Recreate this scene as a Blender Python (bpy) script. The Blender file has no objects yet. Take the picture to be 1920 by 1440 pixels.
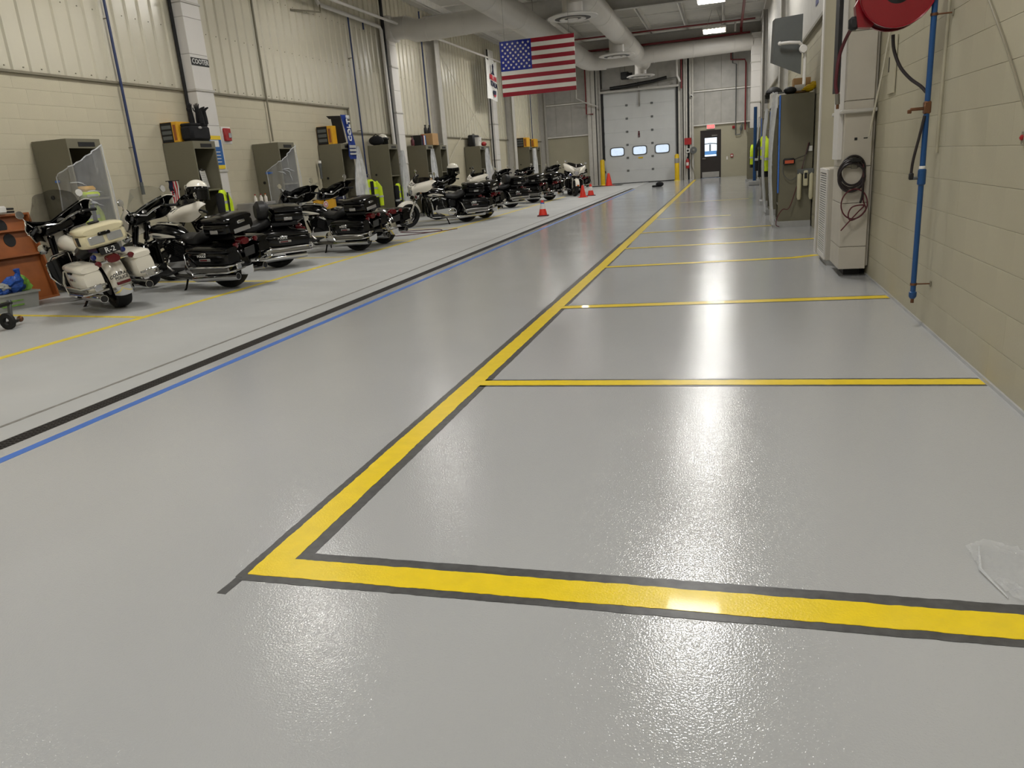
import bpy, bmesh, math, random
from mathutils import Matrix, Vector
random.seed(7)
S = bpy.context.scene
COL = S.collection
PI = math.pi
R = math.radians

# ------------------------------------------------------------------ camera
cam_d = bpy.data.cameras.new('camera'); cam = bpy.data.objects.new('camera', cam_d); COL.objects.link(cam)
cam_d.sensor_fit = 'HORIZONTAL'; cam_d.sensor_width = 36.0
cam_d.lens = 1400.8 / 1920 * 36.0
cam_d.clip_start = 0.05; cam_d.clip_end = 400
_y, _p, _r = -0.28895, -0.28252, -0.07610
_f = Vector((math.sin(_y)*math.cos(_p), math.cos(_y)*math.cos(_p), math.sin(_p)))
_rt = Vector((math.cos(_y), -math.sin(_y), 0)); _up = _rt.cross(_f)
_c, _s = math.cos(_r), math.sin(_r)
_rx = _c*_rt + _s*_up; _ux = -_s*_rt + _c*_up
cam.matrix_world = Matrix(((_rx.x, _ux.x, -_f.x, 0), (_rx.y, _ux.y, -_f.y, 0), (_rx.z, _ux.z, -_f.z, 1.3), (0, 0, 0, 1)))
S.camera = cam
# ------------------------------------------------------------------ world / exposure
W = bpy.data.worlds.new('sky'); S.world = W; W.use_nodes = True
W.node_tree.nodes['Background'].inputs['Color'].default_value = (0.78, 0.88, 1.0, 1)
W.node_tree.nodes['Background'].inputs['Strength'].default_value = 1.7
S.view_settings.view_transform = 'Standard'; S.view_settings.look = 'None'
S.view_settings.exposure = 0.0; S.view_settings.gamma = 1.0; S.view_settings.use_curve_mapping = False
LAMP_W = 104.0                      # power of one high bay lamp
LAMP_C = (1.0, 0.99, 0.965)
XL, XR, YF, YB, ZR = -9.5, 1.36, 41.0, -9.0, 6.35   # room planes

# ------------------------------------------------------------------ materials
def srgb(r, g, b):
    f = lambda c: (c/255/12.92) if c/255 <= 0.04045 else ((c/255+0.055)/1.055)**2.4
    return (f(r), f(g), f(b), 1)
MATS = {}
def mat(name, col, rough=0.5, metal=0.0, var=0.06, scale=6.0, bump=0.0, bscale=60.0, coat=0.0, rnd=0.0, emit=0.0, spec=None):
    m = bpy.data.materials.new(name); m.use_nodes = True
    nt = m.node_tree; b = nt.nodes['Principled BSDF']; c = srgb(*col)
    tc = nt.nodes.new('ShaderNodeTexCoord')
    no = nt.nodes.new('ShaderNodeTexNoise'); no.inputs['Scale'].default_value = scale; no.inputs['Detail'].default_value = 5
    nt.links.new(tc.outputs['Object'], no.inputs['Vector'])
    rp = nt.nodes.new('ShaderNodeValToRGB')
    rp.color_ramp.elements[0].position = 0.3; rp.color_ramp.elements[1].position = 0.7
    rp.color_ramp.elements[0].color = tuple(max(0, x*(1-var)) for x in c[:3]) + (1,)
    rp.color_ramp.elements[1].color = tuple(min(1, x*(1+var)) for x in c[:3]) + (1,)
    nt.links.new(no.outputs['Fac'], rp.inputs['Fac'])
    out = rp.outputs['Color']
    if rnd:
        oi = nt.nodes.new('ShaderNodeObjectInfo'); hs = nt.nodes.new('ShaderNodeHueSaturation')
        mr = nt.nodes.new('ShaderNodeMapRange'); mr.inputs['To Min'].default_value = 1-rnd; mr.inputs['To Max'].default_value = 1+rnd
        nt.links.new(oi.outputs['Random'], mr.inputs['Value']); nt.links.new(mr.outputs[0], hs.inputs['Value'])
        nt.links.new(out, hs.inputs['Color']); out = hs.outputs['Color']
    nt.links.new(out, b.inputs['Base Color'])
    b.inputs['Roughness'].default_value = rough; b.inputs['Metallic'].default_value = metal
    if spec is not None: b.inputs['Specular IOR Level'].default_value = spec
    if coat: b.inputs['Coat Weight'].default_value = coat; b.inputs['Coat Roughness'].default_value = 0.06
    if bump:
        n2 = nt.nodes.new('ShaderNodeTexNoise'); n2.inputs['Scale'].default_value = bscale; n2.inputs['Detail'].default_value = 3
        nt.links.new(tc.outputs['Object'], n2.inputs['Vector'])
        bp = nt.nodes.new('ShaderNodeBump'); bp.inputs['Strength'].default_value = bump; bp.inputs['Distance'].default_value = 0.01
        nt.links.new(n2.outputs['Fac'], bp.inputs['Height']); nt.links.new(bp.outputs['Normal'], b.inputs['Normal'])
    if emit:
        b.inputs['Emission Color'].default_value = c; b.inputs['Emission Strength'].default_value = emit
    MATS[name] = m
    return m
mat('block', (192, 185, 162), 0.55, var=0.03, scale=2, bump=0.12, bscale=90, rnd=0.008)
mat('block_r', (178, 172, 150), 0.5, var=0.04, scale=2, bump=0.12, bscale=90, rnd=0.008)
mat('mortar', (178, 171, 148), 0.7, var=0.05)
mat('liner', (200, 195, 177), 0.27, var=0.03, scale=2)
mat('liner_far', (172, 170, 165), 0.45, var=0.1, scale=3)
mat('olive_wall', (168, 163, 142), 0.6, var=0.04, scale=2)
mat('flash', (128, 122, 104), 0.45)
mat('duct', (205, 202, 197), 0.42, var=0.03, scale=2)
mat('duct_box', (214, 211, 207), 0.45, var=0.025, scale=2)
mat('duct_old', (188, 182, 170), 0.45, var=0.07, scale=3)
mat('steel_white', (188, 185, 178), 0.5)
mat('roof', (200, 198, 192), 0.7, var=0.06, scale=1.5)
mat('rafter', (182, 180, 175), 0.55)
mat('purlin', (222, 220, 215), 0.55)
mat('locker', (112, 108, 90), 0.42, var=0.03, scale=3)
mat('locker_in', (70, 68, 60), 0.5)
mat('black', (14, 14, 15), 0.45, var=0.2)
mat('blackcloth', (16, 16, 20), 0.9, var=0.3, bump=0.3, bscale=300)
mat('navycloth', (24, 30, 58), 0.9, var=0.3, bump=0.3, bscale=300)
mat('gloss_black', (5, 5, 6), 0.14, var=0.1, spec=0.4)
mat('dark_steel', (70, 69, 68), 0.35, metal=0.9)
mat('rubber', (17, 17, 17), 0.75, var=0.2)
mat('seat', (22, 22, 23), 0.5, var=0.2, bump=0.15, bscale=200)
mat('chrome', (215, 215, 215), 0.09, metal=1.0, var=0.02)
mat('satin', (140, 138, 134), 0.32, metal=1.0)
mat('engine_black', (24, 24, 25), 0.38, metal=0.4)
mat('bike_white', (232, 227, 214), 0.18, var=0.02, coat=0.5)
mat('bike_cream', (226, 216, 180), 0.2, var=0.03, coat=0.5)
mat('red_lens', (92, 6, 16), 0.15, coat=0.5)
mat('blue_lens', (14, 34, 120), 0.15, coat=0.5)
mat('amber', (205, 90, 18), 0.2, coat=0.5)
mat('clear_lens', (190, 192, 195), 0.12, metal=0.5, coat=0.5)
mat('white', (225, 223, 218), 0.5)
mat('paper', (222, 221, 216), 0.75)
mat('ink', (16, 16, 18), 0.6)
mat('ink_white', (225, 225, 222), 0.6)
mat('silverplate', (170, 168, 165), 0.35, metal=0.5)
mat('yellow_paint', (246, 214, 10), 0.3, var=0.05, scale=14, bump=0.1, bscale=130, coat=0.25)
mat('yellow_old', (226, 202, 66), 0.5, var=0.12, scale=9)
mat('dark_coat', (78, 78, 78), 0.35, var=0.3, scale=26)
mat('bluetape', (62, 112, 196), 0.4, var=0.08, scale=12)
mat('grate', (42, 37, 33), 0.8, metal=0.0, var=0.2, scale=30)
mat('grate_dark', (10, 9, 9), 0.9)
mat('joint', (128, 125, 119), 0.6, var=0.25, scale=20)
mat('bluepipe', (26, 72, 124), 0.3, var=0.05)
mat('navypipe', (34, 50, 92), 0.35, var=0.05)
mat('red_paint', (128, 10, 26), 0.3, var=0.06, coat=0.3)
mat('red_pipe', (118, 28, 34), 0.4)
mat('red_box', (160, 32, 34), 0.4)
mat('redhose', (82, 20, 32), 0.5)
mat('darkhose', (34, 26, 28), 0.5)
mat('brass', (120, 84, 62), 0.35, metal=0.7)
mat('orangewood', (150, 86, 42), 0.45, var=0.16, scale=5)
mat('cone', (226, 52, 34), 0.45)
mat('bollard', (224, 186, 18), 0.4, var=0.05)
mat('door_brown', (38, 31, 29), 0.4)
mat('door_white', (196, 198, 198), 0.4, var=0.03, scale=2)
mat('hivis', (206, 232, 30), 0.7, var=0.08, emit=0.0)
mat('reflective', (188, 190, 190), 0.35, metal=0.3)
mat('yellowbox', (222, 166, 40), 0.5, var=0.06)
mat('cardboard', (172, 136, 92), 0.75, var=0.05)
mat('crate', (172, 173, 168), 0.35)
mat('bluebag', (44, 86, 170), 0.35, var=0.35, scale=25)
mat('greenbag', (126, 178, 70), 0.4, var=0.25, scale=25)
mat('colts', (28, 54, 132), 0.9, var=0.2, bump=0.3, bscale=200)
mat('poster_blue', (28, 92, 160), 0.4)
mat('poster_yellow', (232, 200, 40), 0.4)
mat('greengrey_panel', (92, 95, 94), 0.4)
mat('flag_red', (140, 12, 36), 0.22, var=0.02)
mat('flag_white', (214, 212, 204), 0.22, var=0.02)
mat('flag_blue', (18, 34, 132), 0.2, var=0.02)
mat('concrete', (158, 158, 156), 0.5, var=0.08)
mat('pinkred', (196, 44, 58), 0.7)
mat('tan_plastic', (196, 190, 160), 0.4)
mat('orange_led', (190, 84, 52), 0.4)
mat('exit_red', (255, 82, 82), 0.5, emit=2.2)
mat('bottle', (220, 214, 204), 0.35)
mat('outside_snow', (225, 228, 232), 0.8)
mat('outside_blue', (70, 140, 200), 0.5)
mat('tube_on', (255, 246, 228), 0.4, emit=14.0)

def film(name, tint, op, rough=0.2):
    m = bpy.data.materials.new(name); m.use_nodes = True; nt = m.node_tree
    for n in list(nt.nodes): nt.nodes.remove(n)
    o = nt.nodes.new('ShaderNodeOutputMaterial'); tr = nt.nodes.new('ShaderNodeBsdfTransparent')
    pr = nt.nodes.new('ShaderNodeBsdfPrincipled'); pr.inputs['Base Color'].default_value = srgb(*tint); pr.inputs['Roughness'].default_value = rough
    mx = nt.nodes.new('ShaderNodeMixShader')
    if 'plastic' in name:
        bn_ = nt.nodes.new('ShaderNodeTexNoise'); bn_.inputs['Scale'].default_value = 5; bn_.inputs['Detail'].default_value = 4; bn_.inputs['Distortion'].default_value = 1.5
        bt_c = nt.nodes.new('ShaderNodeTexCoord'); bb = nt.nodes.new('ShaderNodeBump'); bb.inputs['Strength'].default_value = 0.4; bb.inputs['Distance'].default_value = 0.05
        nt.links.new(bt_c.outputs['Object'], bn_.inputs['Vector']); nt.links.new(bn_.outputs['Fac'], bb.inputs['Height']); nt.links.new(bb.outputs[0], pr.inputs['Normal'])
    tc = nt.nodes.new('ShaderNodeTexCoord'); no = nt.nodes.new('ShaderNodeTexNoise'); no.inputs['Scale'].default_value = 5; no.inputs['Detail'].default_value = 4
    nt.links.new(tc.outputs['Object'], no.inputs['Vector'])
    mr = nt.nodes.new('ShaderNodeMapRange'); mr.inputs['From Min'].default_value = 0.3; mr.inputs['From Max'].default_value = 0.7
    mr.inputs['To Min'].default_value = op*0.85; mr.inputs['To Max'].default_value = min(1, op*1.2)
    nt.links.new(no.outputs['Fac'], mr.inputs['Value']); nt.links.new(mr.outputs[0], mx.inputs[0])
    nt.links.new(tr.outputs[0], mx.inputs[1]); nt.links.new(pr.outputs[0], mx.inputs[2]); nt.links.new(mx.outputs[0], o.inputs[0])
    MATS[name] = m
film('plastic_film', (230, 232, 234), 0.23, 0.12)
film('plastic_film_thick', (232, 234, 236), 0.52, 0.16)
film('windshield', (20, 22, 22), 0.3, 0.05)
film('windshield_dark', (8, 8, 9), 0.8, 0.05)
film('windshield_clear', (120, 125, 120), 0.16, 0.05)
film('pane', (200, 215, 225), 0.10, 0.03)

def floor_mat(name, col, r0, r1, bump, patch, grit=0.0, spec=0.5):
    m = bpy.data.materials.new(name); m.use_nodes = True; nt = m.node_tree; b = nt.nodes['Principled BSDF']; c = srgb(*col)
    tc = nt.nodes.new('ShaderNodeTexCoord')
    def noise(s, d, st=None, src=None):
        n = nt.nodes.new('ShaderNodeTexNoise'); n.inputs['Scale'].default_value = s; n.inputs['Detail'].default_value = d
        if st:
            mp = nt.nodes.new('ShaderNodeMapping'); mp.inputs['Scale'].default_value = st
            nt.links.new(tc.outputs['Object'], mp.inputs['Vector']); nt.links.new(mp.outputs[0], n.inputs['Vector'])
        else: nt.links.new(tc.outputs['Object'], n.inputs['Vector'])
        return n
    def rng(src, a, b_, lo, hi):
        mr = nt.nodes.new('ShaderNodeMapRange'); mr.interpolation_type = 'SMOOTHSTEP'
        for k, v in (('From Min', a), ('From Max', b_), ('To Min', lo), ('To Max', hi)): mr.inputs[k].default_value = v
        nt.links.new(src, mr.inputs['Value']); return mr.outputs[0]
    n1 = noise(0.55, 6, (1.6, 1, 1)); rp = nt.nodes.new('ShaderNodeValToRGB')
    rp.color_ramp.elements[0].position = 0.3; rp.color_ramp.elements[1].position = 0.72
    rp.color_ramp.elements[0].color = tuple(x*(1-patch) for x in c[:3])+(1,); rp.color_ramp.elements[1].color = tuple(min(1, x*(1+patch)) for x in c[:3])+(1,)
    nt.links.new(n1.outputs['Fac'], rp.inputs['Fac']); nt.links.new(rp.outputs['Color'], b.inputs['Base Color'])
    n2 = noise(1.1, 4, (0.7, 1.7, 1)); nt.links.new(rng(n2.outputs['Fac'], 0.2, 0.8, r0, r1), b.inputs['Roughness'])
    # sprayed coating: fine orange peel plus scattered grit
    n3 = noise(150, 1.5)
    vo = nt.nodes.new('ShaderNodeTexVoronoi'); vo.inputs['Scale'].default_value = 115; nt.links.new(tc.outputs['Object'], vo.inputs['Vector'])
    gr = rng(vo.outputs['Distance'], 0.0, 0.34, 1.0, 0.0)
    ad = nt.nodes.new('ShaderNodeMath'); ad.operation = 'MULTIPLY_ADD'; nt.links.new(gr, ad.inputs[0]); ad.inputs[1].default_value = grit; nt.links.new(n3.outputs['Fac'], ad.inputs[2])
    b1 = nt.nodes.new('ShaderNodeBump'); b1.inputs['Strength'].default_value = bump; b1.inputs['Distance'].default_value = 0.0032
    nt.links.new(ad.outputs[0], b1.inputs['Height']); nt.links.new(b1.outputs[0], b.inputs['Normal'])
    b.inputs['Specular IOR Level'].default_value = spec
    MATS[name] = m
floor_mat('floor_new', (181, 182, 183), 0.05, 0.11, 0.25, 0.035, 0.6, 0.7)
floor_mat('floor_old', (182, 183, 182), 0.4, 0.55, 0.2, 0.06, 0.1)

# ------------------------------------------------------------------ mesh helpers
def tf(p, M): return M @ Vector(p)
class MB:
    def __init__(s, M=None): s.v = []; s.f = []; s.M = M
    def add(s, vs, fs):
        o = len(s.v)
        s.v += [tuple(s.M @ Vector(p)) if s.M else tuple(p) for p in vs]
        s.f += [tuple(i+o for i in f) for f in fs]; return s
    def box(s, a, b, Rm=None, c=None):
        vs = [Vector((x, y, z)) for x in (a[0], b[0]) for y in (a[1], b[1]) for z in (a[2], b[2])]
        if Rm is not None:
            c = Vector(c) if c is not None else (Vector(a)+Vector(b))/2
            vs = [c+Rm @ (v-c) for v in vs]
        return s.add(vs, [(0, 1, 3, 2), (4, 6, 7, 5), (0, 4, 5, 1), (2, 3, 7, 6), (0, 2, 6, 4), (1, 5, 7, 3)])
    def rbox(s, a, b, r, Rm=None, c=None):
        lo = Vector(a); hi = Vector(b); idx = {}; vs = []
        for sx in (0, 1):
            for sy in (0, 1):
                for sz in (0, 1):
                    sg = (sx, sy, sz)
                    for ax in range(3):
                        p = [0, 0, 0]
                        for k in range(3):
                            e = hi[k] if sg[k] else lo[k]
                            p[k] = e if k == ax else e + (-r if sg[k] else r)
                        idx[sg+(ax,)] = len(vs); vs.append(Vector(p))
        fs = []
        for ax in range(3):
            o = [k for k in range(3) if k != ax]
            for sg in (0, 1):
                q = []
                for (i, j) in ((0, 0), (0, 1), (1, 1), (1, 0)):
                    t = [0, 0, 0]; t[ax] = sg; t[o[0]] = i; t[o[1]] = j; q.append(idx[tuple(t)+(ax,)])
                fs.append(tuple(q))
            for i in (0, 1):
                for j in (0, 1):
                    q = []
                    for (k, A) in ((0, o[0]), (1, o[0]), (1, o[1]), (0, o[1])):
                        t = [0, 0, 0]; t[ax] = k; t[o[0]] = i; t[o[1]] = j; q.append(idx[tuple(t)+(A,)])
                    fs.append(tuple(q))
        for sx in (0, 1):
            for sy in (0, 1):
                for sz in (0, 1): fs.append(tuple(idx[(sx, sy, sz, k)] for k in range(3)))
        if Rm is not None:
            c = Vector(c) if c is not None else (lo+hi)/2
            vs = [c+Rm @ (v-c) for v in vs]
        return s.add(vs, fs)
    def tube(s, pts, r, n=8, closed=False, caps=True):
        P = [Vector(p) for p in pts]; m = len(P); rs = r if isinstance(r, (list, tuple)) else [r]*m
        T = []
        for i in range(m):
            a = P[(i-1) % m] if (closed or i > 0) else P[i]; b = P[(i+1) % m] if (closed or i < m-1) else P[i]
            T.append((b-a).normalized())
        u = T[0].orthogonal().normalized(); vs = []
        for i in range(m):
            u = (u - T[i]*u.dot(T[i]))
            u = u.normalized() if u.length > 1e-6 else T[i].orthogonal().normalized()
            w = T[i].cross(u)
            for k in range(n):
                a = 2*PI*k/n; vs.append(P[i]+rs[i]*(math.cos(a)*u+math.sin(a)*w))
        fs = []
        for i in range(m if closed else m-1):
            j = (i+1) % m
            for k in range(n):
                l = (k+1) % n; fs.append((i*n+k, i*n+l, j*n+l, j*n+k))
        if caps and not closed: fs += [tuple(range(n)), tuple((m-1)*n+k for k in range(n))]
        return s.add(vs, fs)
    def cyl(s, a, b, r0, r1=None, n=12): return s.tube([a, b], [r0, r0 if r1 is None else r1], n)
    def lathe(s, prof, o, ax, n=20, closed=False):
        ax = Vector(ax).normalized(); u = ax.orthogonal().normalized(); w = ax.cross(u); o = Vector(o); m = len(prof); vs = []
        for k in range(n):
            a = 2*PI*k/n; d = math.cos(a)*u+math.sin(a)*w
            for (r, h) in prof: vs.append(o+d*r+ax*h)
        fs = []
        for k in range(n):
            l = (k+1) % n
            for i in range(m if closed else m-1):
                j = (i+1) % m; fs.append((k*m+i, k*m+j, l*m+j, l*m+i))
        if not closed:
            if prof[0][0] > 1e-5: fs.append(tuple(k*m for k in range(n)))
            if prof[-1][0] > 1e-5: fs.append(tuple(k*m+m-1 for k in range(n)))
        return s.add(vs, fs)
    def grid(s, fn, nu, nv, close=False):
        vs = [fn(i/nu, j/nv) for i in range(nu+1) for j in range(nv+1)]; fs = []
        for i in range(nu):
            for j in range(nv):
                a = i*(nv+1)+j; fs.append((a, a+1, a+nv+2, a+nv+1))
        return s.add(vs, fs)
    def loft(s, rings, caps=True):
        n = len(rings[0]); vs = [p for r in rings for p in r]; fs = []
        for i in range(len(rings)-1):
            for k in range(n):
                l = (k+1) % n; fs.append((i*n+k, i*n+l, (i+1)*n+l, (i+1)*n+k))
        if caps: fs += [tuple(range(n)), tuple((len(rings)-1)*n+k for k in range(n))]
        return s.add(vs, fs)
    def prism(s, poly, o, u, w, d):
        o = Vector(o); u = Vector(u); w = Vector(w); d = Vector(d); n = len(poly)
        A = [o+u*x+w*y for x, y in poly]; B = [p+d for p in A]
        return s.add(A+B, [tuple(range(n)), tuple(range(2*n-1, n-1, -1))]+[(k, (k+1) % n, n+(k+1) % n, n+k) for k in range(n)])
    def ell(s, c, r, n=14, m=8):
        c = Vector(c)
        pr = [(max(1e-6, math.sin(PI*i/m)), -math.cos(PI*i/m)) for i in range(m+1)]; vs = []; fs = []
        for k in range(n):
            a = 2*PI*k/n
            for (q, h) in pr: vs.append(c+Vector((q*math.cos(a)*r[0], q*math.sin(a)*r[1], h*r[2])))
        for k in range(n):
            l = (k+1) % n
            for i in range(m): fs.append((k*(m+1)+i, k*(m+1)+i+1, l*(m+1)+i+1, l*(m+1)+i))
        return s.add(vs, fs)
    def mesh(s, name, mt, smooth=True, ang=38, thick=0):
        me = bpy.data.meshes.new(name); me.from_pydata(s.v, [], s.f)
        bm = bmesh.new(); bm.from_mesh(me); bmesh.ops.remove_doubles(bm, verts=bm.verts, dist=1e-5)
        if thick: bmesh.ops.recalc_face_normals(bm, faces=bm.faces); bmesh.ops.solidify(bm, geom=bm.faces[:], thickness=thick)
        bmesh.ops.recalc_face_normals(bm, faces=bm.faces)
        if smooth:
            for f in bm.faces: f.smooth = True
            for e in bm.edges:
                if len(e.link_faces) == 2 and e.calc_face_angle(0) > R(ang): e.smooth = False
        bm.to_mesh(me); bm.free(); me.materials.append(MATS[mt]); return me
    def build(s, name, mt, parent=None, smooth=True, ang=38, thick=0, label=None, kind=None):
        o = bpy.data.objects.new(name, s.mesh(name, mt, smooth, ang, thick)); COL.objects.link(o)
        if parent: o.parent = parent
        if label: o['label'] = label
        if kind: o['kind'] = kind
        return o
def tag(o, label, cat, group=None):
    o['label'] = label; o['category'] = cat
    if group: o['group'] = group
    return o
def empty(name, loc=(0, 0, 0), rot=(0, 0, 0), label=None, cat=None, group=None, scale=1.0):
    o = bpy.data.objects.new(name, None); COL.objects.link(o); o.location = loc; o.rotation_euler = rot; o.scale = (scale,)*3
    o.empty_display_size = 0.1
    if label: tag(o, label, cat, group)
    return o
def copy_tree(o, parent=None):
    c = o.copy(); COL.objects.link(c); c.parent = parent
    for ch in o.children: copy_tree(ch, c)
    return c
def inst(o, name, loc, parent=None, rot=None):
    c = bpy.data.objects.new(name, o.data); COL.objects.link(c); c.location = loc
    if rot: c.rotation_euler = rot
    c.parent = parent; return c
_tc = {}
def text(body, size, o, right, up, mt, parent=None, name='lettering', ext=0.002, sx=1.0, label=None, bend=0.0):
    cu = bpy.data.curves.new('t', 'FONT'); cu.body = body; cu.size = size; cu.align_x = 'CENTER'; cu.align_y = 'CENTER'; cu.extrude = ext; cu.resolution_u = 2
    cu.offset = size*0.012
    ob = bpy.data.objects.new('t', cu); COL.objects.link(ob)
    bpy.context.view_layer.update()
    me = bpy.data.meshes.new_from_object(ob.evaluated_get(bpy.context.evaluated_depsgraph_get()))
    bpy.data.objects.remove(ob); bpy.data.curves.remove(cu)
    r = Vector(right).normalized(); u = Vector(up).normalized(); n = r.cross(u); o = Vector(o)
    for v in me.vertices:
        x, y, z = v.co; x *= sx
        if bend: y -= bend*x*x
        v.co = o+r*x+u*y+n*(z+ext)
    me.name = name; me.materials.clear(); me.materials.append(MATS[mt])
    ob = bpy.data.objects.new(name, me); COL.objects.link(ob)
    if parent: ob.parent = parent
    if label: ob['label'] = label
    return ob
def rect_ring(cx, hy, hz, z, x, n=16, p=3.5, y0=0.0):   # superellipse in the yz plane
    out = []
    for k in range(n):
        a = 2*PI*k/n; c, s_ = math.cos(a), math.sin(a)
        out.append((x, y0+cx+hy*math.copysign(abs(c)**(2/p), c), z+hz*math.copysign(abs(s_)**(2/p), s_)))
    return out
# ------------------------------------------------------------------ floor
def struct(o): o['kind'] = 'structure'; return o
floor = struct(MB().box((-3.865, YB, -0.2), (XR+0.25, YF+0.3, 0)).build('floor', 'floor_new', smooth=False))
MB().box((XL-0.25, YB, -0.2), (-4.005, YF+0.3, 0)).build('worn_floor', 'floor_old', floor, smooth=False, label='dull older grey coating on the motorcycle side')
MB().box((-4.0049, YB, -0.2), (-3.8651, YF+0.3, -0.06)).build('drain_channel', 'grate_dark', floor, smooth=False)
g = MB(); y = 0.5
while y < 34:
    g.box((-4.003, y, -0.03), (-3.867, y+0.017, -0.003)); y += 0.026
for x in (-4.003, -3.96, -3.915, -3.875): g.box((x, 0.5, -0.03), (x+0.006, 34, -0.002))
g.build('drain_grate', 'grate', floor, smooth=False, label='long black slotted trench drain grate', kind='stuff')
MB().box((-4.003, 34.0, -0.05), (-3.867, YF, 0.0)).build('drain_cover', 'floor_old', floor, smooth=False)
MB().box((-4.003, YB, -0.05), (-3.867, 0.5, 0.0)).build('drain_cover', 'floor_old', floor, smooth=False)
def strip(name, p0, p1, w, z, mt, jit=0.004, parent=floor, label=None, n=None, seed=0):
    rnd = random.Random(seed); a = Vector((*p0, 0)); b = Vector((*p1, 0)); L = (b-a).length; n = n or max(4, int(L/0.014)); n = min(n, 900)
    t = (b-a).normalized(); s_ = Vector((-t.y, t.x, 0)); top = []; j1 = j2 = 0
    for i in range(n+1):
        j1 = j1*0.6+rnd.uniform(-jit, jit)*0.3; j2 = j2*0.6+rnd.uniform(-jit, jit)*0.3
        c = a+(b-a)*(i/n); top.append((c+s_*(w/2+j1), c-s_*(w/2+j2)))
    m = MB()
    vs = []
    for l, r in top: vs += [(l.x, l.y, z), (r.x, r.y, z), (l.x, l.y, 0.0002), (r.x, r.y, 0.0002)]
    fs = []
    for i in range(n):
        k = 4*i; fs += [(k, k+1, k+5, k+4), (k, k+4, k+6, k+2), (k+1, k+3, k+7, k+5)]
    fs += [(0, 2, 3, 1), (4*n, 4*n+1, 4*n+3, 4*n+2)]
    return m.add(vs, fs).build(name, mt, parent, smooth=False, label=label)
strip('masking_edge', (-1.618, 1.845), (-1.614, 1.949), 0.036, 0.0012, 'dark_coat', 0.003, seed=7)
strip('masking_edge', (-1.535, 1.95), (-1.525, 12.0), 0.205, 0.0012, 'dark_coat', 0.005, seed=1)
strip('masking_edge', (-1.525, 12.0), (-1.49, 39.5), 0.17, 0.0012, 'dark_coat', 0.003, seed=2)
strip('masking_edge', (-1.61, 2.035), (1.35, 2.055), 0.205, 0.0016, 'dark_coat', 0.005, seed=3)
strip('painted_line', (-1.545, 1.975), (-1.505, 10.0), 0.118, 0.0024, 'yellow_paint', 0.006, label='thick yellow painted line dividing the parking bays from the lane', seed=4)
strip('painted_line', (-1.505, 10.0), (-1.475, 39.5), 0.125, 0.0024, 'yellow_paint', 0.005, label='far end of the long yellow painted line', seed=5)
strip('painted_line', (-1.60, 2.03), (1.35, 2.045), 0.118, 0.0028, 'yellow_paint', 0.006, label='nearest yellow cross line', seed=6)
for i, (ya, yb, xe, w) in enumerate(((4.305, 4.39, 1.34, 0.10), (6.78, 6.935, 1.335, 0.12), (9.39, 9.62, 0.80, 0.11), (11.32, 11.56, 1.33, 0.11), (13.57, 13.82, 0.75, 0.10))):
    strip('masking_edge', (-1.48, ya), (xe, yb), w+0.05, 0.0012, 'dark_coat', 0.004, seed=20+i)
    strip('painted_line', (-1.49, ya), (xe, yb), w, 0.0022, 'yellow_paint', 0.005, seed=30+i)
strip('painted_line', (0.78, 9.615), (1.07, 9.80), 0.10, 0.0024, 'yellow_paint', 0.012, seed=41)
strip('painted_line', (-1.44, 16.5), (0.1, 16.55), 0.06, 0.0012, 'yellow_old', 0.01, seed=42)
strip('painted_line', (-1.42, 21.7), (0.6, 21.85), 0.05, 0.0012, 'yellow_old', 0.01, seed=43)
strip('painted_line', (-6.2, 2.0), (-6.13, 30.0), 0.1, 0.0012, 'yellow_old', 0.004, label='yellow line along the motorcycle stalls', seed=44)
for i, (yy, dx) in enumerate(((6.85, 0), (9.35, 0.05), (11.95, 0), (14.6, 0), (17.25, 0), (20.0, 0), (22.8, 0), (25.4, 0), (28.0, 0))):
    strip('painted_line', (-8.7, yy+0.25), (-6.2, yy-0.1), 0.08, 0.001, 'yellow_old', 0.004, seed=50+i)
strip('joint_line', (-4.27, 0.5), (-4.22, 34), 0.035, 0.0008, 'joint', 0.006, seed=60, label='ragged edge where the old floor coating was cut')
tp = strip('masking_tape', (-3.70, 0.5), (-3.72, 33.0), 0.07, 0.0012, 'bluetape', 0.004, parent=None, seed=61)
tag(tp, 'long strip of blue masking tape stuck down beside the trench drain', 'tape')
# ------------------------------------------------------------------ block walls
BW, BH = 0.4064, 0.2032
def block_wall(wall, x_face, sgn, y0, y1, ztop_fn, near0, near1, mt):
    bm_ = MB().prism([(0.0012, 0.0012), (0, 0.0026), (0, BH-0.0026), (0.0012, BH-0.0012), (0.05, BH-0.0012), (0.05, 0.0012)], (0, 0.0002, 0), (1, 0, 0), (0, 0, 1), (0, BW-0.0004, 0))
    vs = [((v[0] if sgn > 0 else -v[0]), v[1], v[2]) for v in bm_.v]
    m = MB(); m.v = vs; m.f = bm_.f; me = m.mesh('block', mt, smooth=False)
    rest = MB(); n = 0
    for r in range(15):
        y = y0 - (BW/2 if r % 2 else 0)
        while y < y1:
            if ztop_fn(y+BW/2) >= (r+1)*BH-0.01:
                dx = random.uniform(-0.0004, 0.0004)
                if near0 <= y < near1 and n < 300:
                    o = bpy.data.objects.new('block', me); COL.objects.link(o); o.location = (x_face-0.05*sgn*0+dx, y, r*BH); o.parent = wall; n += 1
                else:
                    rest.add([(v[0]+x_face+dx, v[1]+y, v[2]+r*BH) for v in vs], m.f)
            y += BW
    b = rest.build('block_courses', mt, wall, smooth=False, kind='stuff')
    return n
wr = struct(MB().box((XR+0.0036, YB, 0), (XR+0.25, YF, 3.05)).build('wall_right', 'mortar', smooth=False))
block_wall(wr, XR, 1, YB, YF, lambda y: 3.05, 1.9, 10.0, 'block_r')
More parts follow.
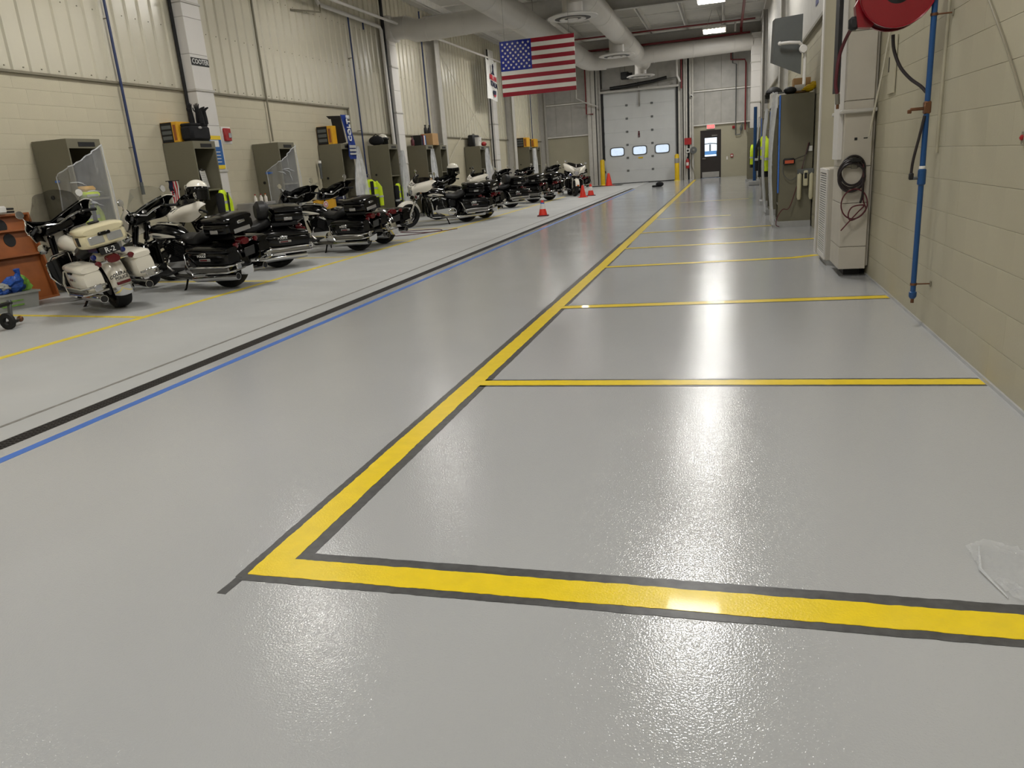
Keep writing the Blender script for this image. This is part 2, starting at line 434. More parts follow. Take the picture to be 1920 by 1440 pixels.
wl = struct(MB().box((XL-0.25, YB, 0), (XL-0.003, YF, 2.44)).build('wall_left', 'mortar', smooth=False))
MB().box((XL-0.25, YB, 2.44), (XL-0.003, 18.85, 3.05)).build('wall_core', 'mortar', wl, smooth=False)
block_wall(wl, XL, -1, YB, YF, lambda y: 3.05 if y < 18.75 else 2.44, 7.6, 15.7, 'block')
wb = struct(MB().box((XL-0.25, YB-0.25, 0), (XR+0.25, YB, ZR)).build('wall_back', 'block', smooth=False))
struct(MB().box((XR-0.012, YB, 0.0), (XR, 8.2, 0.018)).build('baseboard_right', 'floor_new', smooth=False))
# upper metal liner panels
def liner(wall_name, x, sgn, zb_fn, y0, y1, mt):
    up = struct(MB().box((x-(0.25 if sgn > 0 else 0.05), y0, 2.44 if sgn > 0 else 3.05), (x-(0.05 if sgn > 0 else -0.25), y1, ZR)).build(wall_name, 'steel_white', smooth=False))
    pr = [(0, 0), (0.225, 0), (0.243, 0.032), (0.287, 0.032), (0.305, 0)]
    def pm(h):
        m = MB(); k = len(pr); vs = [(sgn*d, yy, z) for z in (0, h) for yy, d in pr] + [(-sgn*0.04, yy, z) for z in (0, h) for yy in (0, 0.305)]
        fs = [(i, i+1, k+i+1, k+i) for i in range(k-1)] + [(0, 1, 2, 3, 4, 2*k+1, 2*k), (k, k+1, k+2, k+3, k+4, 2*k+3, 2*k+2)]
        return m.add(vs, fs).mesh('wall_panel', mt, smooth=False)
    A = {}
    y = y0
    while y < y1-0.2:
        zb = zb_fn(y); h = round(ZR-zb, 3)
        if h not in A: A[h] = pm(h)
        o = bpy.data.objects.new('wall_panel', A[h]); COL.objects.link(o); o.location = (x, y, zb); o.parent = up; y += 0.305
    return up
lu = liner('wall_left_upper', XL+0.0, 1, lambda y: 3.08 if y < 18.6 else 2.47, YB, YF, 'liner')
fl = MB().box((XL-0.04, YB, 3.045), (XL+0.05, 18.85, 3.08)).box((XL-0.04, 18.8, 2.44), (XL+0.05, 18.86, 3.08)).box((XL-0.04, 18.86, 2.44), (XL+0.05, YF, 2.475))
struct(fl.build('trim_1', 'flash', smooth=False))
sc = MB()
for i in range(60):
    yy = 7.0+i*0.305+0.265
    if yy < 18.7: sc.box((XL+0.03, yy-0.008, 3.12), (XL+0.045, yy+0.008, 3.136))
    for z in (4.1, 5.1):
        sc.box((XL+0.03, yy-0.008, z), (XL+0.04, yy+0.008, z+0.016))
sc.build('panel_screws', 'flash', lu, smooth=False, kind='stuff')
ru = liner('wall_right_upper', XR, -1, lambda y: 3.08, YB, YF, 'liner')
struct(MB().box((XR-0.06, YB, 3.04), (XR+0.1, YF, 3.085)).build('trim_2', 'flash', smooth=False))
# steel columns on the long walls
def ibeam_col(y0, y1, x0, x1, name, parent, mt='steel_white', z1=5.7):
    m = MB(); t = 0.02; yc = (y0+y1)/2
    m.box((x1-t, y0, 0), (x1, y1, z1)).box((x0, y0, 0), (x0+t, y1, z1)).box((x0+t, yc-0.008, 0), (x1-t, yc+0.008, z1))
    return m.build(name, mt, parent, smooth=False)
for y in (24.82, 34.0): ibeam_col(y, y+0.4, XL+0.002, -9.13, 'steel_column', wl)
ibeam_col(40.55, 40.95, XL+0.002, -9.15, 'steel_column', wl)
for y in (10.3, 19.5, 28.6): ibeam_col(y, y+0.3, XR-0.20, XR-0.002, 'steel_column', wr)
# ------------------------------------------------------------------ ceiling
ce = struct(MB().box((XL-0.25, YB, ZR), (XR+0.25, YF, ZR+0.2)).build('ceiling', 'roof', smooth=False))
pm = MB().box((-0.035, YB, -0.2), (0.035, YF, -0.0)).box((-0.075, YB, -0.2), (0.035, YF, -0.185)).mesh('purlin', 'purlin', smooth=False)
for i in range(8):
    o = bpy.data.objects.new('purlin', pm); COL.objects.link(o); o.location = (XL+0.7+i*1.45, 0, ZR); o.parent = ce
m = MB().box((XL, -0.008, -0.72), (XR, 0.008, -0.2)).box((XL, -0.11, -0.74), (XR, 0.11, -0.72)).box((XL, -0.11, -0.22), (XR, 0.11, -0.2))
rm = m.mesh('rafter', 'rafter', smooth=False)
for y in (-2.4, 6.8, 15.9, 25.0, 34.3):
    o = bpy.data.objects.new('rafter', rm); COL.objects.link(o); o.location = (0, y, ZR); o.parent = ce
sm = MB().box((XL, -0.03, -0.03), (XR, 0.03, 0.0)).mesh('insulation_strap', 'purlin', smooth=False)
for i in range(24):
    o = bpy.data.objects.new('insulation_strap', sm); COL.objects.link(o); o.location = (0, -8+i*2.05, ZR); o.parent = ce
# ------------------------------------------------------------------ far wall with openings
GX0, GX1, GZ = -6.17, -2.37, 4.5
DX0, DX1, DZ = -1.26, -0.25, 2.33
m = MB()
for (x0, x1, z0, z1) in ((XL, GX0, 0, ZR), (GX0, GX1, GZ, ZR), (GX1, DX0, 0, ZR), (DX0, DX1, DZ, ZR), (DX1, XR, 0, ZR)):
    m.box((x0, YF, z0), (x1, YF+0.25, z1))
wf = struct(m.build('wall_far', 'olive_wall', smooth=False))
def far_panel(x0, x1, z0, z1): MB().rbox((x0+0.004, YF-0.03, z0), (x1-0.004, YF-0.001, z1), 0.006).build('wall_panel', 'liner_far', wf, smooth=False)
for (z0, z1) in ((2.64, 4.16), (4.26, 6.3)):
    x = XL
    while x < -6.95: far_panel(x, min(x+0.84, -6.92), z0, z1); x += 0.84
    x = -1.85
    while x < XR-0.1: far_panel(x, min(x+0.8, XR), z0, z1); x += 0.8
x = GX0
while x < GX1-0.1: far_panel(x, min(x+0.95, GX1), 4.62, 6.3); x += 0.95
for (x0, x1) in ((XL, -6.92), (-1.86, XR)):
    for z in (2.6, 4.2): MB().box((x0, YF-0.10, z-0.03), (x1, YF, z+0.03)).build('girt', 'purlin', wf, smooth=False)
for (x0, x1, d) in ((-6.92, -6.5, 0.35), (-6.48, -6.20, 0.2), (-2.33, -2.08, 0.2), (-2.06, -1.88, 0.35), (-1.78, -1.58, 0.3)):
    MB().box((x0, YF-d, 0), (x1, YF-d+0.02, 6.2)).box(((x0+x1)/2-0.01, YF-d, 0), ((x0+x1)/2+0.01, YF, 6.2)).box((x0, YF-0.02, 0), (x1, YF, 6.2)).build('steel_column', 'steel_white', wf, smooth=False)
for xg in (-6.495, -2.07, -1.83, -6.19): MB().box((xg-0.025, YF-0.3, 0), (xg+0.025, YF-0.16, 6.0)).build('shade_gap_strip', 'ink', wf, smooth=False)  # black strips put in for the dark shaded gaps beside the columns
MB().box((GX0-0.1, YF-0.36, GZ+0.02), (GX1+0.1, YF-0.1, GZ+0.12)).build('lintel', 'rafter', wf, smooth=False)
# garage door
gd = struct(empty('door_2', ((GX0+GX1)/2, YF-0.08, 0))); gd['label'] = 'tall white sectional overhead door with three small oval windows'
hw = (GX1-GX0)/2+0.03; SH = 4.52/7
wx = (-1.2, -0.04, 1.11)
for i in range(7):
    z0, z1 = i*SH+0.0002, (i+1)*SH-0.0002
    if i != 2: o = MB().rbox((-hw, 0, z0), (hw, 0.045, z1), 0.006).build('door_section', 'door_white', gd, smooth=False)
    else:
        m = MB(); xs = [-hw]+[e for c in wx for e in (c-0.34, c+0.34)]+[hw]
        for k in range(0, 8, 2): m.box((xs[k], 0, z0), (xs[k+1], 0.045, z1))
        for c in wx: m.box((c-0.34, 0, z0), (c+0.34, 0.045, z0+0.14)).box((c-0.34, 0, z1-0.12), (c+0.34, 0.045, z1))
        o = m.build('door_section', 'door_white', gd, smooth=False)
        for c in wx:
            zc = (z0+0.14+z1-0.12)/2; oo = []; ii = []
            for k in range(28):
                a = 2*PI*k/28; cx, sz = math.cos(a), math.sin(a); q = 2/5
                ux, uz = math.copysign(abs(cx)**q, cx), math.copysign(abs(sz)**q, sz)
                oo.append((c+0.385*ux, uz*0.235)); ii.append((c+0.33*ux, uz*0.19))
            m = MB(); vs = [(x, -0.02, zc+z) for x, z in oo]+[(x, -0.02, zc+z) for x, z in ii]+[(x, 0.05, zc+z) for x, z in oo]+[(x, 0.05, zc+z) for x, z in ii]
            fs = []
            for k in range(28):
                l = (k+1) % 28; fs += [(k, l, 28+l, 28+k), (56+k, 84+k, 84+l, 56+l), (k, 56+k, 56+l, l), (28+k, 28+l, 84+l, 84+k)]
            w = m.add(vs, fs).build('door_window', 'greengrey_panel', gd)
            MB().box((c-0.335, 0.015, zc-0.195), (c+0.335, 0.022, zc+0.195)).build('pane', 'pane', w, smooth=False)
    for hx in (-0.66, 0.62):
        if i < 6: MB().rbox((hx-0.06, -0.025, (i+1)*SH-0.05), (hx+0.06, 0, (i+1)*SH+0.05), 0.008).build('hinge', 'greengrey_panel', gd, smooth=False)
    for hx in (-hw, hw-0.1):
        if i < 6: MB().box((hx, -0.03, (i+1)*SH-0.06), (hx+0.1, 0, (i+1)*SH+0.06)).build('roller_bracket', 'greengrey_panel', gd, smooth=False)
MB().box((-hw, -0.01, 0.0), (hw, 0.05, 0.035)).build('bottom_seal', 'rubber', gd, smooth=False)
MB().rbox((-0.12, -0.02, 1.22), (0.12, 0.0, 1.29), 0.005).build('lift_handle', 'bollard', gd, smooth=False)
MB().box((-0.05, -0.06, SH*6-0.1), (0.03, 0.0, 4.95)).build('operator_arm', 'satin', gd, smooth=False)
for hx in (-hw-0.02, hw-0.08): MB().box((hx-0.02, -0.09, 1.3), (hx+0.11, -0.02, 4.6)).build('track', 'ink', gd, smooth=False)
# small badge figure on the door
b_ = MB().ell((-0.06, -0.012, 2.53), (0.045, 0.012, 0.05)).rbox((-0.11, -0.022, 2.36), (-0.01, -0.002, 2.48), 0.008).rbox((-0.11, -0.022, 2.26), (-0.07, -0.002, 2.37), 0.006).rbox((-0.05, -0.022, 2.26), (-0.01, -0.002, 2.37), 0.006)
b_.build('door_emblem', 'redhose', gd)
so = empty('torsion_spring', (-4.27, YF-0.3, 4.83), label='black rolled spring tube above the overhead door', cat='spring')
MB().tube([(-1.45, 0, -0.1), (-0.6, 0, -0.06), (0, 0, 0.0), (0.6, 0, 0.04), (1.4, 0, 0.16)], 0.085, 10).build('spring_tube', 'black', so)
MB().cyl((-1.9, 0.02, -0.12), (1.9, 0.02, 0.12), 0.025).build('shaft', 'satin', so)
op = empty('door_operator', (-4.9, YF-0.6, 5.25), label='black motor unit hanging above the overhead door', cat='motor')
MB().rbox((-0.2, -0.15, -0.18), (0.2, 0.15, 0.16), 0.03).build('housing', 'black', op)
MB().cyl((0.1, -0.1, 0), (0.38, -0.1, 0), 0.1).build('motor_can', 'engine_black', op); MB().box((-0.02, -0.02, 0.16), (0.02, 0.02, 0.9)).build('hanger', 'satin', op)
MB().cyl((0.2, 0, -0.1), (0.62, 0.3, -0.42), 0.012).build('drive_arm', 'satin', op)
# exit door
ed = struct(empty('door_1', ((DX0+DX1)/2, YF, 0))); ed['label'] = 'dark brown exit door with a glass upper panel'
w2 = (DX1-DX0)/2
m = MB().box((-w2, -0.02, 0), (-w2+0.05, 0.1, DZ)).box((w2-0.05, -0.02, 0), (w2, 0.1, DZ)).box((-w2+0.05, -0.02, DZ-0.05), (w2-0.05, 0.1, DZ)).build('door_frame', 'door_brown', ed, smooth=False)
lw = w2-0.046; m = MB().box((-lw, 0.01, 0.002), (-0.29, 0.055, DZ-0.046)).box((0.3, 0.01, 0.002), (lw, 0.055, DZ-0.046)).box((-0.29, 0.01, 0.002), (0.3, 0.055, 1.06)).box((-0.29, 0.01, 1.96), (0.3, 0.055, DZ-0.046))
dl = m.build('door_leaf', 'door_brown', ed, smooth=False)
MB().box((-0.29, 0.03, 1.06), (0.3, 0.036, 1.96)).build('pane', 'pane', dl, smooth=False)
MB().rbox((-lw+0.04, 0.0, 0.03), (lw-0.04, 0.01, 0.3), 0.003).build('kick_plate', 'silverplate', dl, smooth=False)
MB().rbox((0.05, -0.06, 2.02), (0.33, 0.01, 2.09), 0.01).build('door_closer', 'satin', dl, smooth=False)
MB().rbox((-0.42, -0.05, 0.93), (-0.24, 0.01, 1.0), 0.012).build('door_handle', 'satin', dl, smooth=False)
es = empty('exit_sign', (-0.75, YF-0.03, 2.51), label='lit red exit sign above the brown door', cat='sign')
MB().rbox((-0.21, -0.04, -0.13), (0.21, 0.03, 0.13), 0.01).build('sign_box', 'white', es, smooth=False)
MB().box((-0.17, -0.045, -0.10), (0.17, -0.04, 0.10)).build('sign_face', 'exit_red', es, smooth=False)
text('EXIT', 0.13, (0, -0.046, 0), (1, 0, 0), (0, 0, 1), 'ink_white', es)
# outside
struct(MB().box((-40, YF+0.3, -0.3), (40, 110, -0.1)).build('ground', 'outside_snow', smooth=False))
og = empty('outdoor_gate', (-0.9, 47.0, -0.1), label='blue framed structure standing outside behind the exit door glass', cat='frame')
for x in (-0.42, 0.42): MB().box((x-0.07, 0, 0), (x+0.07, 0.14, 1.35)).build('post', 'outside_blue', og, smooth=False)
MB().box((-0.49, 0, 1.22), (0.49, 0.14, 1.42)).build('crossbar', 'outside_blue', og, smooth=False)
MB().box((-0.05, 0, 1.42), (0.05, 0.1, 1.8)).build('mast', 'greengrey_panel', og, smooth=False)
MB().tube([(-0.55, 0.05, 1.74), (-0.3, 0.05, 1.82), (0, 0.05, 1.85), (0.3, 0.05, 1.82), (0.55, 0.05, 1.74)], 0.03, 6).build('arch', 'greengrey_panel', og)
hs_ = empty('outdoor_building', (-7, 80, -0.1), label='pale building seen far outside through the door windows', cat='building')
MB().box((-12, 0, 0), (2.2, 8, 6)).build('wall', 'outside_snow', hs_, smooth=False); MB().box((-12.5, -0.4, 6), (2.6, 8.4, 6.4)).build('roof', 'outside_blue', hs_, smooth=False)
# ------------------------------------------------------------------ lamps
def lamp(x, y, z, label):
    e = empty('high_bay_light', (x, y, z), label=label, cat='ceiling light', group='high bay lights')
    MB().box((-0.40, -0.6, 0.05), (0.40, 0.6, 0.07)).box((-0.42, -0.62, 0.0), (-0.40, 0.62, 0.07)).box((0.40, -0.62, 0.0), (0.42, 0.62, 0.07)).box((-0.40, -0.62, 0.0), (0.40, -0.60, 0.07)).box((-0.40, 0.60, 0.0), (0.40, 0.62, 0.07)).build('reflector', 'white', e, smooth=False)
    MB().rbox((-0.12, -0.5, 0.07), (0.12, 0.5, 0.13), 0.01).build('ballast_box', 'white', e, smooth=False)
    tm = None
    for k in range(6):
        xx = -0.335+k*0.134
        if tm is None:
            t = MB().cyl((0, -0.58, 0), (0, 0.58, 0), 0.013, n=8).build('tube', 'tube_on', e); tm = t; t.location = (xx, 0, 0.03)
        else: inst(tm, 'tube', (xx, 0, 0.03), e)
    for sx in (-0.3, 0.3): MB().cyl((sx, 0, 0.07), (sx*0.3, 0, ZR-z-0.02), 0.006, n=5).build('hanger', 'satin', e)
    ld = bpy.data.lights.new('lamp_light', 'AREA'); ld.shape = 'RECTANGLE'; ld.size = 0.78; ld.size_y = 1.16; ld.energy = LAMP_W; ld.color = LAMP_C
    lo = bpy.data.objects.new('lamp_light', ld); COL.objects.link(lo); lo.parent = e; lo.location = (0, 0, 0.012)
LYS = ((-0.45, (-3.5, 3.2, 10.2, 17.2, 25.2, 31.5, 37.8)), (-6.3, (-3.5, 3.0, 9.6, 16.0, 22.5, 29.0, 35.5)))  # last lamp of each row is unseen, added to brighten the far wall
for x, ys in LYS:
    for y in ys:
        if x > -1 and y == 31.5: lb = 'lit high bay light hanging before the far rafter near the overhead door'
        elif x > -1 and y == 25.2: lb = 'lit high bay light at the very top edge right of the ducts'
        else: lb = 'unseen lit high bay light filling out the ceiling rows'
        lamp(x, y, 5.6, lb)
# ------------------------------------------------------------------ ducts
def riser(label, x0, x1, y0, y1, z0, z1, bands, mt='duct_box', step=0.61, taper=None, inset=0.0):
    e = empty('duct_riser', ((x0+x1)/2, (y0+y1)/2, z0), label=label, cat='duct'); ox, oy = (x0+x1)/2, (y0+y1)/2
    z = z0; hx, hy = (x1-x0)/2, (y1-y0)/2
    while z < z1-0.02:
        zt = min(z+step, z1)
        MB().rbox((-hx, -hy, z-z0+0.002), (hx, hy, zt-z0-0.002), 0.004).build('duct_section', mt, e, smooth=False); z = zt
    for b in bands: MB().rbox((-hx-0.02, -hy-0.02, b-z0-0.02), (hx+0.02, hy+0.02, b-z0+0.02), 0.005).build('flange_band', 'steel_white', e, smooth=False)
    return e
r1 = riser('white rectangular duct riser with a dark name sign near the glove-topped locker', XL+0.02, -9.24, 12.48, 12.98, 0.0, 6.0, (1.62, 3.05, 4.52))
text('COOTER', 0.12, (0.13, 0.0, 3.535), (0, 1, 0), (0, 0, 1), 'ink_white', r1, ext=0.001, sx=0.95)
MB().box((0.115, -0.245, 3.47), (0.128, 0.245, 3.60)).build('name_sign', 'ink', r1, smooth=False, label='dark green sign plate with white letters')
pst = empty('safety_poster', (-9.232, 12.735, 1.66), label='blue and yellow safety poster taped to the white duct', cat='poster')
MB().box((0, -0.2, 0), (0.004, 0.2, 0.6)).build('sheet', 'poster_blue', pst, smooth=False)
MB().box((0.004, -0.2, 0.53), (0.006, 0.2, 0.6)).build('header', 'poster_yellow', pst, smooth=False); MB().box((0.004, -0.2, 0.0), (0.006, 0.2, 0.07)).build('footer', 'poster_yellow', pst, smooth=False)
MB().box((0.004, -0.12, 0.4), (0.006, 0.12, 0.52)).build('picture', 'paper', pst, smooth=False)
for i in range(4): MB().box((0.004, -0.14, 0.12+i*0.06), (0.006, 0.12, 0.135+i*0.06)).build('print_line', 'paper', pst, smooth=False)
r2 = riser('white duct riser that meets the round cross duct by the left wall', XL+0.02, -9.24, 21.42, 21.88, 0.0, 5.05, (1.62, 3.05, 4.3))
r3 = riser('farther white duct riser behind the hanging banner', XL+0.02, -9.27, 31.5, 32.05, 0.0, 5.9, (1.62, 3.05, 4.6))
def rduct(name_label, pts, r, bands, mt='duct', n=28):
    e = empty('round_duct', pts[0], label=name_label, cat='duct'); o = Vector(pts[0])
    MB().tube([Vector(p)-o for p in pts], r, n).build('duct_shell', mt, e)
    for p, d in bands:
        p = Vector(p)-o; d = Vector(d).normalized(); MB().lathe([(r-0.005, -0.02), (r+0.008, -0.012), (r+0.008, 0.012), (r-0.005, 0.02)], p, d, n).build('seam_band', mt, e)
    return e
dA = rduct('thick round duct running lengthwise on the left, behind the flag', [(-5.65, 4, 5.3), (-5.65, 33.2, 5.3), (-5.55, 33.75, 5.3), (-5.3, 34.0, 5.3), (-4.9, 34.05, 5.3)], 0.36, [((-5.65, y, 5.3), (0, 1, 0)) for y in (7, 10, 13, 16, 19, 22, 25, 28, 31)])
dB = rduct('round duct with ceiling diffusers running lengthwise in the middle', [(-3.6, 4, 5.42), (-3.6, 36.2, 5.42), (-3.6, 36.5, 5.3)], 0.34, [((-3.6, y, 5.42), (0, 1, 0)) for y in (6, 9.5, 13, 16.5, 19, 21.5, 24, 27.2, 29.8, 32.3)])
dC = rduct('round cross duct from the white riser to the left lengthwise duct', [(-9.3, 21.65, 5.3), (-8.75, 21.65, 5.3), (-8.45, 21.65, 5.18), (-8.1, 21.65, 5.18), (-5.75, 21.65, 5.25)], 0.3, [((-8.75, 21.65, 5.3), (1, 0, 0)), ((-8.1, 21.65, 5.18), (1, 0, 0)), ((-7.0, 21.65, 5.21), (1, 0, 0))])
MB().rbox((-0.05, -0.3, -0.32), (0.2, 0.3, 0.32), 0.04).build('duct_boot', 'duct', dC)
dD = rduct('round cross duct running to the right in front of the overhead door', [(-4.95, 34.05, 5.3), (1.0, 34.05, 5.4)], 0.32, [((-2.9, 34.05, 5.33), (1, 0, 0)), ((-1.3, 34.05, 5.36), (1, 0, 0)), ((0.3, 34.05, 5.39), (1, 0, 0))])
r4 = riser('pale duct riser in the far right corner', 0.95, XR-0.03, 33.8, 34.4, 0.0, 5.7, (1.6, 3.1, 4.6))
def diffuser(y, label):
    e = empty('ceiling_diffuser', (-3.72, y, 4.75), label=label, cat='diffuser', group='round diffusers under the middle duct')
    MB().lathe([(0.26, 0.06), (0.26, 0.75)], (0, 0, 0), (0, 0, 1), 24).build('drop_duct', 'duct', e)
    MB().lathe([(0.27, 0.1), (0.52, 0.07), (0.63, 0.03), (0.63, 0.015), (0.52, -0.015), (0.46, -0.01)], (0, 0, 0), (0, 0, 1), 32, closed=True).build('outer_ring', 'duct_box', e)
    MB().lathe([(0.47, -0.006), (0.2, -0.004), (1e-5, -0.004)], (0, 0, 0), (0, 0, 1), 28).build('throat', 'black', e)
    MB().lathe([(0.2, 0.0), (0.33, 0.0), (0.335, -0.03), (0.24, -0.02)], (0, 0, 0), (0, 0, 1), 28, closed=True).build('inner_ring', 'duct_box', e)
    MB().lathe([(1e-5, 0.0), (0.13, 0.0), (0.135, -0.02), (1e-5, -0.03)], (0, 0, 0), (0, 0, 1), 24).build('center_cone', 'duct_box', e)
diffuser(20.3, 'nearest round ceiling diffuser, right above the flag'); diffuser(28.5, 'middle one of the three round ceiling diffusers'); diffuser(36.5, 'farthest round diffuser in front of the overhead door')
# hangers for ducts
for i, (x, y) in enumerate(((-5.65, 17.6), (-5.65, 24.2), (-3.6, 15.2), (-3.6, 26.0))):
    h = MB().cyl((0, 0, 0), (0, 0, ZR-5.68), 0.008, n=5).build('duct_hanger', 'satin'); h.location = (x, y, 5.66)
    tag(h, 'thin wire holding up a round ceiling duct', 'hanger', 'duct hanger wires')
# ------------------------------------------------------------------ pipes
def pipe(name, pts, r, mt, label, cat='pipe', n=8):
    if len(pts) > 3 and any(w in name for w in ('hose', 'cord')):
        P = [Vector(p) for p in pts]; P = [P[0]]+P+[P[-1]]; q = []
        for i in range(1, len(P)-2):
            a_, b_, c_, d_ = P[i-1:i+3]
            for k in range(5):
                t = k/5; q.append(0.5*((2*b_)+(c_-a_)*t+(2*a_-5*b_+4*c_-d_)*t*t+(3*b_-a_-3*c_+d_)*t**3))
        pts = q+[P[-1]]
    o = Vector(pts[0]); b = MB().tube([Vector(p)-o for p in pts], r, n).build(name, mt); b.location = o; return tag(b, label, cat)
bl = empty('air_pipe', (-9.40, 10.83, 1.3), label='blue air pipe running down the left block wall between two lockers', cat='pipe')
MB().cyl((0, 0, 0.15), (0, 0, 4.8), 0.022).build('pipe_run', 'navypipe', bl); MB().cyl((0, 0, 0), (0, 0, 0.2), 0.03).build('filter_bowl', 'greengrey_panel', bl)
for z in (0.75, 2.7, 4.0): MB().box((-0.1, -0.008, z), (0.02, 0.008, z+0.016)).build('clamp', 'flash', bl, smooth=False)
b2 = empty('air_pipe', (-9.36, 19.25, 1.3), label='blue air pipe with a top hook on the ribbed wall', cat='pipe')
MB().tube([(0, 0, 0), (0, 0, 4.02), (0.0, 0.85, 4.02), (0, 0.85, 3.8)], 0.022).build('pipe_run', 'navypipe', b2)
for z in (1.2, 3.0): MB().box((-0.13, -0.01, z), (0.02, 0.01, z+0.02)).build('clamp', 'flash', b2, smooth=False)
pipe('air_pipe', [(-9.36, 24.3, 1.3), (-9.36, 24.3, 6.2)], 0.024, 'navypipe', 'blue air pipe beside the bare steel column past the cross duct')
pipe('air_pipe', [(-9.36, 38.4, 2.0), (-9.36, 38.4, 6.0)], 0.02, 'navypipe', 'farthest thin blue pipe on the ribbed wall')
pipe('conduit', [(-9.44, 15.05, 2.2), (-9.44, 15.05, 6.2)], 0.02, 'flash', 'thin grey conduit dropping to the third locker')
pipe('drain_pipe', [(-9.32, 17.6, 6.2), (-9.32, 17.6, 5.42), (-9.32, 17.72, 5.32), (-9.32, 21.05, 5.30), (-9.32, 21.15, 5.22), (-9.32, 21.2, 1.5)], 0.05, 'duct_box', 'white plastic pipe bending down beside the duct riser', n=10)
pipe('sprinkler_main', [(-8.9, 4, 5.28), (-8.9, 31.8, 5.42)], 0.035, 'duct_box', 'long white pipe running lengthwise near the left wall')
pipe('pipe_bracket', [(-9.46, 16.6, 5.05), (-9.3, 17.7, 5.15), (-9.3, 17.7, 5.9)], 0.02, 'flash', 'thin bracket strut beside the bent white pipe', 'bracket')
pipe('cable', [(-9.46, 12.43, 0.5), (-9.43, 12.43, 3.0), (-9.43, 12.43, 6.2)], 0.03, 'ink', 'black cable hugging the near edge of the signed duct', 'cable')
pipe('cable', [(-9.35, 21.33, 0.3), (-9.33, 21.33, 6.2)], 0.05, 'ink', 'dark cable bundle behind the middle duct riser', 'cable')
pipe('cable', [(-9.35, 31.38, 0.3), (-9.33, 31.38, 5.9)], 0.03, 'ink', 'black cable hugging the farther duct riser', 'cable')
pipe('brace_rod', [(-9.42, 30.6, 3.9), (-9.42, 27.0, 2.2), (-9.42, 25.3, 1.2)], 0.012, 'liner', 'diagonal brace rod across the far wall bay', 'rod')
pipe('brace_rod', [(-9.42, 26.0, 5.2), (-9.42, 30.9, 2.45)], 0.01, 'liner', 'thin crossing brace rod on the ribbed wall', 'rod')
# red sprinkler lines
pipe('sprinkler_pipe', [(XL+0.4, 33.2, 6.12), (XR-0.3, 33.2, 6.12)], 0.03, 'red_pipe', 'thin red sprinkler pipe crossing under the roof')
sp = pipe('sprinkler_pipe', [(-9.0, 34.0, 5.72), (0.9, 34.0, 5.74)], 0.045, 'red_pipe', 'thick red sprinkler pipe along the far rafter')
pipe('sprinkler_pipe', [(0.55, 4.0, 6.0), (0.55, 34.0, 6.0), (0.55, 34.0, 5.74)], 0.05, 'red_pipe', 'red sprinkler pipe running lengthwise under the roof')
pipe('sprinkler_pipe', [(-2.15, 40.62, 5.9), (-2.15, 40.62, 4.4)], 0.04, 'red_pipe', 'red pipe drop at the right edge of the overhead door')
pipe('sprinkler_pipe', [(0.2, 40.8, 6.2), (0.2, 40.8, 5.5), (0.85, 40.8, 5.45), (0.9, 40.8, 5.3), (0.9, 40.8, 2.2)], 0.035, 'red_pipe', 'red pipe stepping down the far right wall')
pipe('sprinkler_pipe', [(-6.95, 40.55, 6.34), (-6.95, 40.55, 3.6), (-6.6, 40.55, 3.58)], 0.03, 'red_pipe', 'red pipe loop left of the overhead door')
pipe('vent_pipe', [(-2.35, 40.4, 6.34), (-2.35, 40.4, 5.0), (-2.2, 40.4, 4.7)], 0.05, 'duct_box', 'white pipe dropping at the overhead door corner')
pipe('vent_pipe', [(0.32, 33.6, 6.2), (0.32, 33.6, 5.78)], 0.035, 'duct_box', 'short white pipe beside the red riser near the far rafter')
pipe('vent_pipe', [(-7.3, 39.8, 6.34), (-7.3, 39.8, 4.35), (-6.95, 40.3, 4.15), (-6.3, 40.4, 3.9)], 0.035, 'steel_white', 'pale pipe bending toward the overhead door')
pipe('conduit', [(0.28, 40.9, 6.2), (0.28, 40.9, 5.35), (0.45, 40.9, 5.3), (0.45, 40.9, 2.0)], 0.025, 'greengrey_panel', 'dark conduit down the wall right of the exit door')
vp = empty('valve_loop', (0.62, 40.9, 1.9), label='dark pipe loop with a valve right of the exit door', cat='valve')
MB().tube([(-0.17, 0, 0.1), (0.05, 0, 0.12), (0.08, 0, 0.25)], 0.022).build('lower_pipe', 'greengrey_panel', vp); MB().ell((0.09, -0.02, 0.4), (0.07, 0.06, 0.14)).build('valve_body', 'greengrey_panel', vp)
MB().tube([(0.1, 0, 0.5), (0.14, 0, 0.62), (0.42, 0, 0.62), (0.45, 0, 0.5), (0.45, 0, -1.2)], 0.03).build('upper_pipe', 'greengrey_panel', vp)
pipe('cable', [(-1.72, 40.66, 1.3), (-1.7, 40.66, 0.7), (-1.58, 40.66, 0.4), (-1.5, 40.7, 0.0)], 0.014, 'flash', 'loose cord hanging down by the fire extinguisher', 'cord')
# far wall fittings
def small_box(name, loc, s, mt, label, cat, extra=None):
    e = empty(name, loc, label=label, cat=cat); MB().rbox((-s[0]/2, -s[1], -s[2]/2), (s[0]/2, 0, s[2]/2), min(s)*0.15).build('body', mt, e, smooth=False)
    if extra: MB().rbox((-s[0]*0.3, -s[1]*1.25, -s[2]*0.25), (s[0]*0.3, -s[1]*0.98, s[2]*0.25), min(s)*0.06).build('face', extra, e, smooth=False)
small_box('alarm_horn', (0.35, YF, 2.38), (0.13, 0.08, 0.13), 'red_box', 'small red alarm horn high right of the exit door', 'alarm', 'red_paint')
small_box('pull_station', (0.28, YF, 1.02), (0.13, 0.07, 0.17), 'red_box', 'red pull station at waist height right of the exit door', 'alarm', 'ink_white')
small_box('light_switch', (0.05, YF, 0.92), (0.07, 0.03, 0.16), 'white', 'white light switch beside the exit door', 'switch', 'white')
